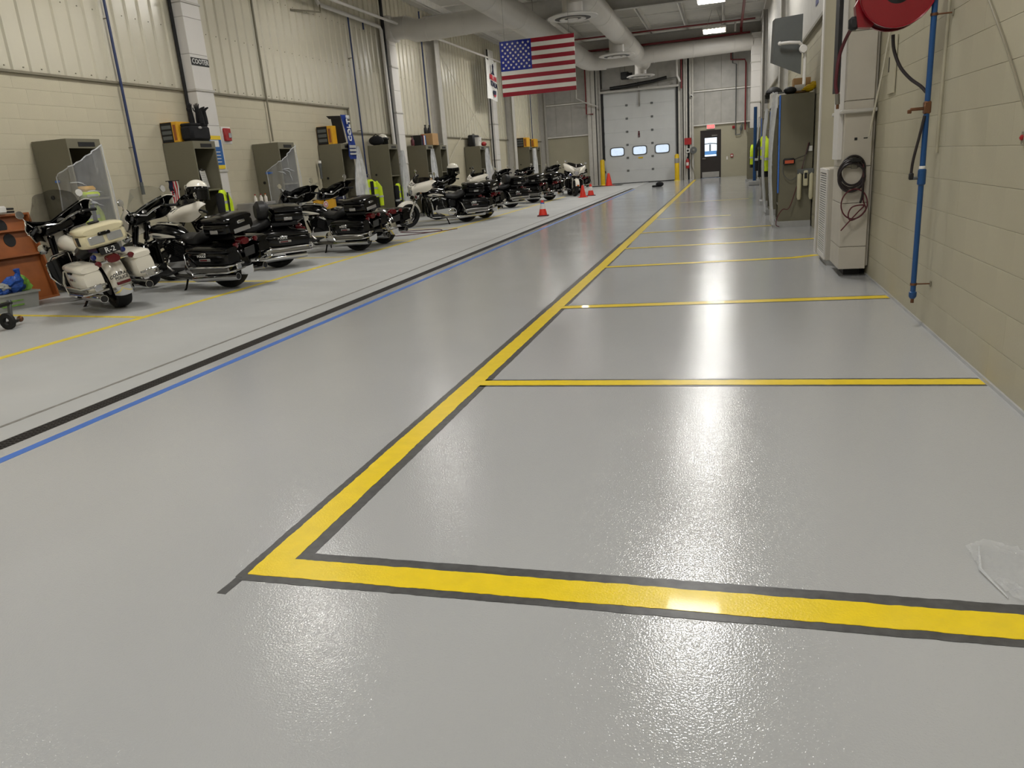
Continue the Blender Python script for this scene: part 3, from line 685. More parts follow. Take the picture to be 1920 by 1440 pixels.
small_box('notice_board', (-1.86, 40.62, 1.87), (0.34, 0.02, 0.32), 'red_box', 'faded red notice above the fire extinguisher', 'sign')
small_box('extinguisher_sign', (-1.86, 40.62, 1.42), (0.18, 0.015, 0.2), 'paper', 'white extinguisher sign on the far column', 'sign', 'ink')
wr_ = empty('wall_reel', (-1.58, 40.6, 1.42), label='round grey cord reel beside the far column', cat='reel')
MB().lathe([(0.05, -0.1), (0.17, -0.09), (0.17, 0.02), (0.05, 0.03)], (0, 0, 0), (0, 1, 0), 18).build('spool', 'greengrey_panel', wr_); MB().lathe([(1e-5, -0.12), (0.06, -0.11), (0.06, -0.09)], (0, 0, 0), (0, 1, 0), 14).build('hub', 'satin', wr_)
fe = empty('fire_extinguisher', (-1.88, 40.56, 0.55), label='red fire extinguisher hung on the far column', cat='extinguisher')
MB().lathe([(0.05, 0), (0.085, 0.02), (0.085, 0.38), (0.05, 0.46), (0.03, 0.5)], (0, 0, 0), (0, 0, 1), 16).build('cylinder', 'red_box', fe)
MB().rbox((-0.03, -0.08, 0.5), (0.03, 0.04, 0.58), 0.01).build('valve', 'black', fe); MB().tube([(0.03, 0, 0.5), (0.11, -0.02, 0.42), (0.1, -0.03, 0.2)], 0.012).build('hose', 'black', fe); MB().box((-0.06, -0.09, 0.15), (0.06, -0.084, 0.3)).build('tag', 'paper', fe, smooth=False)
def bollard(x, y, label, band):
    e = empty('bollard', (x, y, 0), label=label, cat='bollard')
    MB().lathe([(0.115, 0), (0.115, 1.22), (0.09, 1.28), (1e-5, 1.31)], (0, 0, 0), (0, 0, 1), 20).build('post', 'bollard', e)
    MB().lathe([(0.16, 0), (0.15, 0.03), (0.115, 0.03)], (0, 0, 0), (0, 0, 1), 20).build('base_ring', 'yellow_old', e)
    if band: MB().lathe([(0.117, 0.86), (0.12, 0.87), (0.12, 1.08), (0.117, 1.09)], (0, 0, 0), (0, 0, 1), 20).build('label_band', 'silverplate', e)
bollard(-6.2, 40.4, 'yellow bollard at the left jamb of the overhead door', False); bollard(-2.4, 40.4, 'yellow bollard with a pale band at the right jamb of the overhead door', True)
mt_ = MB().rbox((-0.7, -0.5, 0), (0.9, 0.5, 0.012), 0.004).build('rubber_mat', 'rubber', smooth=False); mt_.location = (-5.95, 39.3, 0.0); tag(mt_, 'dark rubber mat before the left jamb of the overhead door', 'mat')
bg = empty('duffel_bag', (-2.8, 33.9, 0), label='small black bag lying on the floor before the overhead door', cat='bag')
MB().ell((0.05, 0, 0.1), (0.17, 0.14, 0.11)).build('bag_body', 'blackcloth', bg); MB().rbox((-0.28, -0.1, 0), (0, 0.12, 0.07), 0.025).build('bag_flap', 'blackcloth', bg)
# security camera on the far column
sc_ = empty('security_camera', (-1.68, 40.69, 4.0), label='small dark camera ball on the far column', cat='camera')
MB().ell((0, -0.06, 0), (0.08, 0.07, 0.08)).build('dome', 'white', sc_); MB().ell((0, -0.11, -0.01), (0.045, 0.03, 0.045)).build('lens', 'ink', sc_)
# ------------------------------------------------------------------ flag panel and banner
fg = empty('flag_panel', (-4.16, 18.0, 2.87), label='glossy rigid flag with stars and red and white stripes hanging from the ceiling', cat='flag')
fw_, fh_ = 1.745, 1.19
MB().box((-fw_/2, 0.0, 0), (fw_/2, 0.008, fh_)).build('back_sheet', 'flag_white', fg, smooth=False)
sh = fh_/13
for k in range(0, 13, 2): MB().box((-fw_/2, -0.003, k*sh), (fw_/2, 0, (k+1)*sh)).build('red_stripe', 'flag_red', fg, smooth=False)
for k in range(1, 13, 2): MB().box((-fw_/2, -0.003, k*sh), (fw_/2, 0, (k+1)*sh)).build('white_stripe', 'flag_white', fg, smooth=False)
cw, ch = fw_*0.425, sh*7
MB().box((-fw_/2, -0.006, fh_-ch), (-fw_/2+cw, -0.003, fh_)).build('canton', 'flag_blue', fg, smooth=False)
stp = [((0.035 if k % 2 == 0 else 0.0145)*math.sin(PI*k/5), (0.035 if k % 2 == 0 else 0.0145)*math.cos(PI*k/5)) for k in range(10)]
stm = MB().prism(stp, (0, -0.008, 0), (1, 0, 0), (0, 0, 1), (0, 0.003, 0)).mesh('star', 'flag_white', smooth=False)
for r_ in range(9):
    nn = 6 if r_ % 2 == 0 else 5
    for k in range(nn):
        o = bpy.data.objects.new('star', stm); COL.objects.link(o); o.parent = fg
        o.location = (-fw_/2+cw*(k*2+(1 if nn == 6 else 2))/12, 0, fh_-ch*(r_+1)/10)
for sx in (-0.75, 0.75): MB().cyl((sx, 0, fh_), (sx, 0, ZR-2.9), 0.004, n=5).build('hanging_wire', 'satin', fg)
bn = empty('hanging_banner', (-8.88, 30.2, 3.85), label='white cloth banner with red and navy print hanging from the white pipe', cat='banner')
def bf(u, v):
    y = (u-0.5)*1.5; z = v*1.5
    if v > 0.97: z -= 0.22*math.sin(PI*min(1, u*1.0))*0.9
    return (0.04*math.sin(u*5+v*2)+0.02, y, z+0.05*(1-u))
MB().grid(bf, 16, 20).build('cloth', 'ink_white', bn, thick=0.004)
text('MILAN', 0.27, (0.09, -0.05, 0.80), (0.03, 1, -0.1), (0, 0, 1), 'pinkred', bn, ext=0.01); text('ITALIA', 0.27, (0.09, 0.02, 0.56), (0.03, 1, -0.12), (0, 0, 1), 'navycloth', bn, ext=0.01)
MB().prism([(-0.2, 0), (0.2, 0), (0.16, -0.14), (0, -0.2), (-0.14, -0.14)], (0.07, 0.1, 0.36), (0, 1, 0), (0, 0, 1), (0.02, 0, 0)).build('crest', 'navycloth', bn, smooth=False)
MB().prism([(-0.12, -0.16), (0, -0.22), (0.14, -0.15), (0.12, -0.1), (0, -0.16), (-0.12, -0.12)], (0.075, 0.1, 0.33), (0, 1, 0), (0, 0, 1), (0.02, 0, 0)).build('crest_edge', 'pinkred', bn, smooth=False)
MB().prism([(-0.2, 0), (0.2, -0.03), (0.12, 0.08), (0.1, 0.2), (0.14, 0.3), (0.05, 0.38), (-0.03, 0.3), (0.0, 0.15), (-0.08, 0.06)], (0.07, 0.0, 0.96), (0, 1, 0), (0, 0, 1), (0.02, 0, 0)).build('print_figure', 'navycloth', bn, smooth=False)
for yy in (-0.6, 0.45): MB().cyl((0.02, yy, 1.45), (0.0, yy, 1.58), 0.006, n=5).build('tie', 'ink_white', bn)
# ------------------------------------------------------------------ motorcycles
def make_bike(P):
    """local frame: x forward, y left, z up, origin at the rear tyre's contact point"""
    e = empty('motorcycle')
    FA, RA = Vector((1.625, 0, 0.325)), Vector((0, 0, 0.325))
    sd = Vector((-0.42, 0, 0.907)).normalized(); sp_ = Vector((1.25, 0, 0.86))
    ST = Matrix.Translation(sp_) @ Matrix.Rotation(R(P.get('steer', 0)), 4, sd) @ Matrix.Translation(-sp_)
    F = lambda: MB(ST)
    body, fair, bag, top = P['body'], P['fair'], P['bag'], P['top']
    def wheel(name, c, w, mk):
        t = mk().lathe([(0.23, -w*0.36), (0.27, -w*0.5), (0.305, -w*0.47), (0.32, -w*0.27), (0.326, 0), (0.32, w*0.27), (0.305, w*0.47), (0.27, w*0.5), (0.23, w*0.36)], c, (0, 1, 0), 32, closed=True).build(name, 'rubber', e)
        m = mk().lathe([(0.232, -w*0.38), (0.24, -w*0.42), (0.215, -w*0.2), (0.21, 0), (0.215, w*0.2), (0.24, w*0.42), (0.232, w*0.38), (0.2, 0)], c, (0, 1, 0), 32, closed=True)
        m.cyl(c+Vector((0, -0.09, 0)), c+Vector((0, 0.09, 0)), 0.05, n=14)
        for k in range(9):
            a = 2*PI*k/9; d = Vector((math.cos(a), 0, math.sin(a))); m.tube([c+d*0.04, c+d*0.215], [0.018, 0.011], 6)
        m.build('rim', 'satin' if P.get('silver_rim') else 'engine_black', t)
        d_ = mk()
        for sy in (-1, 1): d_.lathe([(0.09, 0), (0.145, 0), (0.145, 0.006), (0.09, 0.006)], c+Vector((0, sy*0.075, 0)), (0, 1, 0), 24, closed=True)
        d_.build('brake_disc', 'dark_steel', t)
    UPZ = Matrix.Translation(Vector((0, 0, 0.055)))
    G = lambda: MB(ST @ UPZ)
    wheel('front_wheel', FA, 0.13, F); wheel('rear_wheel', RA, 0.18, MB)
    # fenders
    def fender(c, r, w, a0, a1, mk):
        def fn(u, v):
            a = R(a0+(a1-a0)*u); q = (v-0.5)*2; rr = r-0.07*abs(q)**2.5
            return c+Vector((math.cos(a)*rr, q*w, math.sin(a)*rr))
        return mk().grid(fn, 22, 10)
    fender(FA, 0.365, 0.085, 12, 172, F).build('front_fender', P['ffend'], e, thick=0.006)
    o = F().box((FA.x+0.33, -0.04, 0.40), (FA.x+0.372, 0.04, 0.45)).build('fender_lamp', 'amber', e)
    rf = fender(RA, 0.40, 0.115, 35, 196, MB).build('rear_fender', body if P.get('rfend') is None else P['rfend'], e, thick=0.008)
    fender(RA, 0.42, 0.118, 183, 199, MB).build('fender_tip', 'chrome', rf, thick=0.006)
    # fork
    for sy in (-1, 1):
        b = FA+Vector((0, sy*0.115, 0)); m = F().tube([b-sd*0.03, b+sd*0.36], [0.034, 0.03], 10).tube([b+sd*0.36, b+sd*0.72], 0.024, 10)
        m.build('fork_leg', 'chrome', e)
        F().tube([b+sd*0.40+Vector((0, 0, 0)), b+sd*0.66], [0.04, 0.045], 10).build('fork_shroud', 'gloss_black', e)
    # fairing shell (batwing)
    def fz(u): a = abs(u); return (0.775+0.09*min(1, (a-0.24)/0.32)**0.8+0.12*max(0, (a-0.75)/0.25)**2 if a > 0.24 else 0.895), 1.035+0.17*a**1.3-0.07*max(0, (a-0.84)/0.16)**2
    def fs(u, v, off=0.0, k=1.0):
        a = abs(u); zb, zt = fz(u)
        z = zb+(zt-zb)*v; x = 1.54-0.42*a**2.1-0.17*v*v*(1-0.5*a)+0.05*math.sin(PI*v)-off
        y = u*(0.465-0.03*(1-v)*(1 if a > 0.24 else 0.3))*k
        return Vector((x, y, z))
    us = [-1+2*i/36 for i in range(37)]
    G().grid(lambda u, v: fs(-1+2*u, v), 36, 10).build('fairing', fair, e, thick=0.01)
    G().grid(lambda u, v: fs((-1+2*u)*0.97, 0.02+v*0.95, 0.035, 0.98), 36, 6).build('inner_fairing', 'gloss_black', e, thick=0.004)
    # lower black nose around the headlight
    G().loft([rect_ring(0, 0.13, 0.11, 0.85, 1.40, 18, 3), rect_ring(0, 0.15, 0.12, 0.855, 1.47, 18, 3), rect_ring(0, 0.12, 0.1, 0.855, 1.515, 18, 2.5)]).build('headlight_nacelle', fair, e)
    h = G().lathe([(0.075, -0.05), (0.098, -0.02), (0.1, 0.02), (0.09, 0.03)], (1.505, 0, 0.845), (1, 0, -0.05), 24).build('headlight', 'chrome', e)
    G().lathe([(0.088, 0.024), (0.06, 0.038), (1e-5, 0.045)], (1.505, 0, 0.845), (1, 0, -0.05), 24).build('headlight_lens', 'clear_lens', h)
    for sy, lm in ((-1, 'blue_lens'), (1, 'red_lens')):
        c = Vector((1.47, sy*0.225, 0.80)); l = F().lathe([(0.03, -0.07), (0.06, -0.03), (0.066, 0.02), (0.058, 0.028)], c, (1, sy*0.1, 0), 18).build('pursuit_lamp', 'chrome', e)
        F().lathe([(0.056, 0.022), (0.035, 0.034), (1e-5, 0.038)], c, (1, sy*0.1, 0), 18).build('lens', lm, l)
    F().cyl((1.45, -0.3, 0.79), (1.45, 0.3, 0.79), 0.012, n=8).build('lamp_bar', 'chrome', e)
    # windshield
    wh = P.get('wind', 0.14); wn = 0.78
    def wsf(u, v):
        q = (-1+2*u)*wn*(1-0.25*v*v*(1 if wh > 0.2 else 0.6)); b = fs(-0.0+(-1+2*u)*wn, 1.0)
        top_z = 1.03+wh*(1-0.55*abs(-1+2*u)**2.2)
        return Vector((b.x-0.02-0.35*v*wh, q*0.44, b.z-0.015+(top_z-1.03)*v*1.0))
    G().grid(wsf, 20, 8).build('windshield', P.get('wmat', 'windshield' if wh > 0.2 else 'windshield_dark'), e, thick=0.004)
    if P.get('wtrim', True):
        G().tube([fs(-0.8+1.6*i/16, 1.0)+Vector((0.004, 0, 0.004)) for i in range(17)], 0.012, 6).build('windshield_trim', 'gloss_black', e)
    # dash
    dm = G().rbox((1.20, -0.2, 0.9), (1.42, 0.2, 1.02), 0.03).build('dash', 'gloss_black', e)
    for yy, rr in ((-0.09, 0.055), (0.09, 0.055), (-0.24, 0.03), (0.24, 0.03)):
        G().lathe([(rr, -0.02), (rr, 0.012), (rr*0.85, 0.016), (1e-5, 0.012)], (1.29 if abs(yy) < 0.2 else 1.27, yy, 1.0), (-0.75, 0, 0.66), 16).build('gauge', 'satin', dm)
    # handlebar
    hb = G().tube([(1.06, 0.42, 1.02), (1.12, 0.34, 1.04), (1.17, 0.27, 1.05), (1.2, 0.16, 1.03), (1.2, 0, 0.99), (1.2, -0.16, 1.03), (1.17, -0.27, 1.05), (1.12, -0.34, 1.04), (1.06, -0.42, 1.02)], 0.014, 8).build('handlebar', 'chrome', e)
    for sy in (-1, 1):
        G().tube([(1.13, sy*0.335, 1.04), (1.03, sy*0.46, 1.01)], 0.019, 10).build('grip', 'rubber', e)
        G().rbox((1.12, sy*0.325-0.03, 1.0), (1.19, sy*0.325+0.03, 1.08), 0.012).build('switch_box', 'gloss_black', e)
        G().tube([(1.17, sy*0.31, 1.05), (1.16, sy*0.4, 1.035), (1.09, sy*0.47, 1.02)], [0.01, 0.009, 0.006], 6).build('lever', 'chrome', e)
        mr = G().tube([(1.14, sy*0.34, 1.06), (1.17, sy*0.38, 1.15), (1.15, sy*0.4, 1.24)], 0.007, 6).build('mirror_stalk', 'chrome', e)
        G().lathe([(1e-5, -0.03), (0.04, -0.022), (0.05, 0.0), (0.046, 0.006), (1e-5, 0.006)], (1.15, sy*0.41, 1.26), (-1, 0, 0.1), 16).build('mirror', 'chrome', mr)
    # tank
    tk = [(0.56, 0.055, 0.05, 0.735), (0.62, 0.10, 0.075, 0.755), (0.72, 0.145, 0.095, 0.785), (0.84, 0.172, 0.108, 0.80), (0.98, 0.178, 0.11, 0.81), (1.08, 0.162, 0.10, 0.81), (1.15, 0.115, 0.075, 0.80), (1.175, 0.06, 0.04, 0.79)]
    def tring(x, hy, hz, z, s_=1.0, n=24):
        out = []
        for k in range(n):
            a = 2*PI*k/n; c, s2 = math.cos(a), math.sin(a)
            yy = hy*math.copysign(abs(c)**0.8, c); zz = hz*math.copysign(abs(s2)**0.8, s2)
            if s2 < 0: zz *= 0.9; yy *= 0.95
            out.append((x, yy*s_, z+zz*s_))
        return out
    MB().loft([tring(*q) for q in tk]).build('fuel_tank', P['tank'], e)
    if P.get('badge'):
        def interp(x):
            for a, b in zip(tk, tk[1:]):
                if a[0] <= x <= b[0]:
                    t = (x-a[0])/(b[0]-a[0]); return [a[i]+(b[i]-a[i])*t for i in range(4)]
        for sy in (-1, 1):
            def bfn(u, v):
                x = 0.66+0.46*u; _, hy, hz, zc = interp(x); hgt = 0.055*math.sin(PI*min(1, 0.12+u*0.88))**0.6*(0.35+0.65*u)
                dz = (v-0.5)*2*hgt-0.02; yy = hy*math.sqrt(max(0.05, 1-(abs(dz)/hz)**2.4))
                return Vector((x, sy*(yy+0.007), zc+dz))
            tb = MB().grid(bfn, 14, 4).build('tank_badge', P['badge'], e, thick=0.003)
            MB().prism([(-0.05, 0), (0.06, 0.02), (0.07, 0.0), (0.05, -0.02), (-0.09, -0.012)], (0.93, sy*0.176, 0.785), (1, 0, 0), (0, 0, 1), (0, sy*0.012, 0)).build('badge_emblem', 'greengrey_panel', tb, smooth=False)
    MB().loft([rect_ring(0, 0.045, 0.012, 0.885, 0.64, 12, 2), rect_ring(0, 0.06, 0.016, 0.912, 0.8, 12, 2), rect_ring(0, 0.055, 0.014, 0.925, 1.02, 12, 2)]).build('tank_console', 'chrome', e)
    # seat
    sr = [(0.62, 0.07, 0.04, 0.74), (0.55, 0.13, 0.055, 0.715), (0.42, 0.17, 0.06, 0.69), (0.3, 0.185, 0.07, 0.695), (0.2, 0.175, 0.09, 0.73), (0.12, 0.15, 0.09, 0.76), (0.06, 0.11, 0.05, 0.75)]
    MB().loft([rect_ring(0, hy, hz, z, x, 18, 2.8) for x, hy, hz, z in sr]).build('seat', 'seat', e)
    if P.get('backrest'):
        MB().loft([rect_ring(0, 0.17, 0.1, 0.92, 0.26, 18, 2.6), rect_ring(0, 0.21, 0.14, 0.94, 0.21, 18, 2.6), rect_ring(0, 0.21, 0.14, 0.945, 0.12, 18, 2.6), rect_ring(0, 0.17, 0.1, 0.95, 0.07, 18, 2.6)]).build('backrest', 'seat', e)
    # engine
    en = MB().rbox((0.5, -0.13, 0.2), (1.0, 0.13, 0.42), 0.05).rbox((0.3, -0.12, 0.22), (0.55, 0.12, 0.45), 0.05).lathe([(0.15, -0.15), (0.15, 0.15)], (0.78, 0, 0.34), (0, 1, 0), 20)
    en.build('crankcase', 'engine_black', e)
    for tl in (-22, 22):
        d = Vector((math.sin(R(tl)), 0, math.cos(R(tl)))); c = Vector((0.78, 0, 0.34)); Rm = Matrix.Rotation(R(tl), 3, 'Y'); m = MB()
        for k in range(9):
            p = c+d*(0.13+k*0.021); m.rbox((p.x-0.085, -0.095, p.z-0.006), (p.x+0.085, 0.095, p.z+0.006), 0.004, Rm)
        cy = m.build('cylinder', 'engine_black', e, smooth=False)
        p = c+d*0.345; MB().rbox((p.x-0.085, -0.085, p.z-0.035), (p.x+0.085, 0.085, p.z+0.035), 0.02, Rm).build('rocker_cover', 'chrome', cy)
        for yy in (-0.115, -0.09): MB().tube([c+Vector((0, yy, 0.1)), p+Vector((0, yy, -0.02))], 0.011, 6).build('pushrod_tube', 'chrome', cy)
    poly = [(0.98+0.095*math.cos(a), 0.31+0.095*math.sin(a)) for a in [R(-90+180*k/10) for k in range(11)]]+[(0.47+0.125*math.cos(a), 0.31+0.125*math.sin(a)) for a in [R(90+180*k/12) for k in range(13)]]
    pc = MB().prism([(x, z) for x, z in poly], (0, 0.13, 0), (1, 0, 0), (0, 0, 1), (0, 0.055, 0)).build('primary_cover', 'chrome' if P.get('chromecase', True) else 'engine_black', e)
    MB().lathe([(0.105, 0), (0.105, 0.012), (0.09, 0.02), (1e-5, 0.024)], (0.47, 0.185, 0.31), (0, 1, 0), 24).build('derby_cover', 'chrome', pc)
    MB().lathe([(0.09, 0), (0.1, -0.02), (0.1, -0.06), (0.08, -0.075), (1e-5, -0.078)], (0.78, -0.12, 0.58), (0, 1, 0), 22).build('air_cleaner', 'chrome', e)
    fr = MB().tube([(1.22, 0, 0.9), (1.12, 0.05, 0.6), (1.05, 0.1, 0.22), (0.9, 0.12, 0.17), (0.35, 0.12, 0.2), (0.2, 0.12, 0.42), (0.35, 0.1, 0.66), (0.7, 0.06, 0.72), (1.2, 0, 0.86)], 0.019, 7)
    fr.tube([(1.12, -0.05, 0.6), (1.05, -0.1, 0.22), (0.9, -0.12, 0.17), (0.35, -0.12, 0.2), (0.2, -0.12, 0.42), (0.35, -0.1, 0.66)], 0.019, 7)
    fr.tube([(0.45, 0.12, 0.27), (0, 0.125, 0.325)], 0.022, 7).tube([(0.45, -0.12, 0.27), (0, -0.125, 0.325)], 0.022, 7).rbox((0.32, -0.14, 0.42), (0.56, 0.14, 0.66), 0.04)
    fr.build('frame', 'gloss_black', e)
    # lowers / engine guard
    for sy in (-1, 1):
        MB().tube([(1.13, sy*0.05, 0.70), (1.11, sy*0.27, 0.69), (1.09, sy*0.37, 0.60), (1.07, sy*0.38, 0.45), (1.05, sy*0.3, 0.3), (1.05, sy*0.1, 0.24)], 0.016, 8).build('engine_guard', 'chrome', e)
        if P.get('lowers', True):
            MB().grid(lambda u, v: Vector((1.10-0.05*math.sin(PI*u), sy*(0.1+0.25*u), 0.27+(0.42-0.05*u)*v)), 6, 6).build('leg_shield', 'gloss_black', e, thick=0.03)
        MB().rbox((0.74, sy*0.2-0.055 if sy > 0 else -0.36, 0.265), (1.06, 0.36 if sy > 0 else -0.145, 0.29), 0.01).build('floorboard', 'rubber', e)
        # exhaust
        MB().tube([(0.86, sy*0.10, 0.5), (0.9, sy*0.17, 0.35), (0.75, sy*0.2, 0.22), (0.4, sy*0.24, 0.2)], 0.026, 8).build('header_pipe', 'satin', e)
        mf = MB().lathe([(0.03, 0.0), (0.052, 0.06), (0.052, 0.72), (0.046, 0.8), (0.04, 0.8), (0.04, 0.7), (1e-5, 0.7)], (0.38, sy*0.27, 0.2), (-1, 0, 0.035), 18).build('muffler', 'chrome', e)
        MB().lathe([(0.039, 0.71), (0.0390, 0.795)], (0.38, sy*0.27, 0.2), (-1, 0, 0.035), 14).build('muffler_bore', 'ink', mf)
        # saddlebag
        y0 = sy*0.30; rr = [(0.26, 0.085, 0.10, 0.47), (0.23, 0.105, 0.135, 0.465), (0.05, 0.12, 0.14, 0.46), (-0.2, 0.125, 0.14, 0.455), (-0.40, 0.12, 0.125, 0.455), (-0.455, 0.10, 0.10, 0.46)]
        sb = MB().loft([rect_ring(0, hy, hz, z, x, 20, 4.2, y0) for x, hy, hz, z in rr]).build('saddlebag', bag, e)
        lr = [(0.262, 0.085, 0.03, 0.605), (0.235, 0.107, 0.045, 0.607), (0.05, 0.122, 0.05, 0.608), (-0.2, 0.127, 0.05, 0.604), (-0.402, 0.122, 0.045, 0.598), (-0.458, 0.102, 0.03, 0.592)]
        MB().loft([rect_ring(0, hy, hz, z, x, 20, 3.0, y0) for x, hy, hz, z in lr]).build('saddlebag_lid', bag, sb)
        MB().rbox((-0.12, y0+sy*0.118-0.012, 0.555), (0.0, y0+sy*0.118+0.016, 0.585), 0.006).build('latch', 'chrome' if not P.get('white_bags') else 'gloss_black', sb)
        yo = y0+sy*0.125
        MB().rbox((-0.17, yo-0.006, 0.475), (0.02, yo+0.006, 0.51), 0.004).build('side_marker', 'silverplate', sb)
        MB().box((-0.12, yo-0.009, 0.483), (0.0, yo+0.009, 0.502)).build('side_reflector', 'red_lens', sb, smooth=False)
        if P.get('police_bag', True): text('POLICE', 0.045, (-0.04, yo+sy*0.004, 0.545), (-sy, 0, 0), (0, 0, 1), 'ink_white' if not P.get('white_bags') else 'ink', sb, ext=0.002)
        # guards and lower trim
        MB().rbox((-0.44, yo-0.02 if sy > 0 else yo-0.012, 0.325), (0.24, yo+0.012 if sy > 0 else yo+0.02, 0.385), 0.01).build('bag_trim', 'satin', sb)
        gd_ = MB().tube([(0.31, sy*0.16, 0.60), (0.29, sy*0.40, 0.56), (0.24, yo+sy*0.03, 0.44), (0.17, yo+sy*0.035, 0.30), (-0.05, yo+sy*0.03, 0.295)], 0.013, 8)
        gd_.tube([(0.2, yo+sy*0.034, 0.40), (-0.42, yo+sy*0.034, 0.405), (-0.50, y0+sy*0.09, 0.405), (-0.505, y0-sy*0.10, 0.40)], 0.013, 8).tube([(0.15, yo+sy*0.034, 0.315), (-0.43, yo+sy*0.034, 0.33), (-0.505, y0+sy*0.08, 0.335), (-0.51, y0-sy*0.10, 0.335)], 0.013, 8)
        gd_.build('bag_guard', 'chrome', e)
        for zz in (0.37,): MB().rbox((-0.515, y0-0.045, zz-0.05), (-0.49, y0+0.045, zz+0.05), 0.008).build('guard_plate', 'chrome', e)
        MB().lathe([(0.025, 0.03), (0.037, 0.0), (0.034, -0.025), (1e-5, -0.036)], (-0.43, sy*0.19, 0.62), (1, 0, 0), 16).build('turn_signal', 'red_lens', e)
        if P.get('white_bags'): MB().lathe([(0.028, 0.03), (0.034, 0.0), (0.03, -0.02), (1e-5, -0.028)], (-0.28, sy*0.17, 0.69), (1, 0, 0), 14).build('rear_strobe', 'blue_lens', e)
    MB().cyl((-0.40, -0.2, 0.62), (-0.40, 0.2, 0.62), 0.016, n=8).build('signal_bar', 'chrome', e)
    MB().loft([rect_ring(0, 0.075, 0.04, 0.645, -0.33, 14, 2.6), rect_ring(0, 0.085, 0.05, 0.64, -0.40, 14, 2.6), rect_ring(0, 0.07, 0.042, 0.635, -0.44, 14, 2.6)]).build('tail_light', 'red_lens', e)
    if not P.get('white_bags'): MB().rbox((-0.475, -0.095, 0.44), (-0.465, 0.095, 0.56), 0.004, Matrix.Rotation(R(-10), 3, 'Y')).build('license_plate', 'dark_steel', e)
    # topcase
    tz = P.get('topz', 0.745)
    if top:
        rk = MB().box((-0.36, -0.12, tz-0.06), (0.05, -0.09, tz)).box((-0.36, 0.09, tz-0.06), (0.05, 0.12, tz)).build('case_rack', 'gloss_black', e, smooth=False)
        tr_ = [(0.03, 0.19, 0.07, tz+0.085), (0.0, 0.23, 0.09, tz+0.09), (-0.2, 0.26, 0.095, tz+0.09), (-0.39, 0.255, 0.09, tz+0.095), (-0.44, 0.22, 0.07, tz+0.10)]
        tc_ = MB().loft([rect_ring(0, hy, hz, z, x, 24, 4.5) for x, hy, hz, z in tr_]).build('top_case', top, e)
        lr = [(0.034, 0.18, 0.03, tz+0.195), (0.0, 0.235, 0.05, tz+0.2), (-0.2, 0.265, 0.058, tz+0.205), (-0.395, 0.26, 0.05, tz+0.2), (-0.446, 0.22, 0.035, tz+0.19)]
        tl_ = MB().loft([rect_ring(0, hy, hz, z, x, 24, 3.0) for x, hy, hz, z in lr]).build('top_case_lid', top, tc_)
        MB().rbox((-0.465, -0.07, tz+0.13), (-0.43, 0.07, tz+0.17), 0.01).build('case_latch', 'chrome' if not P.get('white_bags') else 'gloss_black', tc_)
        if P.get('white_bags'):
            for yy in (-0.105, 0.105): MB().rbox((-0.452, yy-0.085, tz+0.05), (-0.43, yy+0.085, tz+0.14), 0.008).build('warning_light', 'clear_lens', tc_)
            MB().rbox((-0.26, -0.06, tz+0.262), (-0.16, 0.06, tz+0.285), 0.01).build('antenna_base', 'ink', tl_)
            for yy in (-1, 1): MB().rbox((-0.34, yy*0.262-0.008, tz+0.06), (-0.26, yy*0.262+0.008, tz+0.16), 0.004).build('side_mark', 'ink', tc_)
            MB().rbox((-0.43, -0.115, tz-0.085), (-0.41, 0.115, tz-0.005), 0.006).build('number_plate', 'ink', tc_)
            text('R-2', 0.085, (-0.432, 0, tz-0.045), (0, -1, 0), (0, 0, 1), 'ink_white', tc_)
        else:
            MB().rbox((-0.452, -0.15, tz+0.02), (-0.43, 0.15, tz+0.075), 0.006).build('rear_plate', 'silverplate', tc_)
            for yy in (-1, 1): MB().rbox((-0.26, yy*0.255-0.008, tz+0.045), (-0.13, yy*0.255+0.008, tz+0.095), 0.005).build('side_plate', 'silverplate', tc_)
    # front lettering and stand
    if P.get('name'):
        def on_fairing(t, size, u0, v0, su):
            o = text(t, size, (0, 0, 0), (1, 0, 0), (0, 1, 0), 'ink', e, ext=0.0008)
            for v in o.data.vertices:
                x, y, z = v.co; p = fs(u0+x/0.44*su, v0+y/0.17, -0.004-z); v.co = ST @ UPZ @ p
        on_fairing(P['name'], 0.06, 0.0, 0.78, 1.0); on_fairing('POLICE', 0.06, 0.0, 0.40, 1.0)
    if P.get('white_bags'):
        # arched lettering and plate on the rear fender
        text('COLERAIN', 0.052, (-0.42, 0, 0.455), (0, -1, 0), (-0.16, 0, 1), 'ink', rf, ext=0.004, bend=2.2); text('POLICE', 0.046, (-0.432, 0, 0.405), (0, -1, 0), (-0.16, 0, 1), 'ink', rf, ext=0.004)
        MB().rbox((-0.45, -0.08, 0.33), (-0.43, 0.08, 0.365), 0.004).build('fender_reflector', 'red_lens', rf)
    MB().tube([(0.62, 0.13, 0.2), (0.60, 0.25, 0.06), (0.60, 0.29, 0.03)], 0.014, 7).build('side_stand', 'gloss_black', e)
    MB().rbox((0.57, 0.28, 0.018), (0.63, 0.35, 0.032), 0.004).build('stand_foot', 'gloss_black', e)
    return e
BS = 0.99
def place(b, x, y, th, lean, label):
    b.location = (x, y, 0.0); b.rotation_euler = (R(-lean), 0, R(th)); b.scale = (BS,)*3
    tag(b, label, 'motorcycle', 'police motorcycles parked along the left wall')
    return b
dark = dict(body='gloss_black', fair='gloss_black', bag='gloss_black', top='gloss_black', tank='gloss_black', ffend='gloss_black', badge='bike_white', wmat='windshield_dark')
white = make_bike(dict(body='bike_white', fair='bike_white', bag='bike_white', top='bike_cream', tank='bike_white', ffend='bike_white', rfend='bike_white', wind=0.38, steer=14, white_bags=True, police_bag=False, topz=0.79))
place(white, -7.12, 7.47, 150, 10, 'white motorcycle with cream bags seen from behind beside the orange shelf')
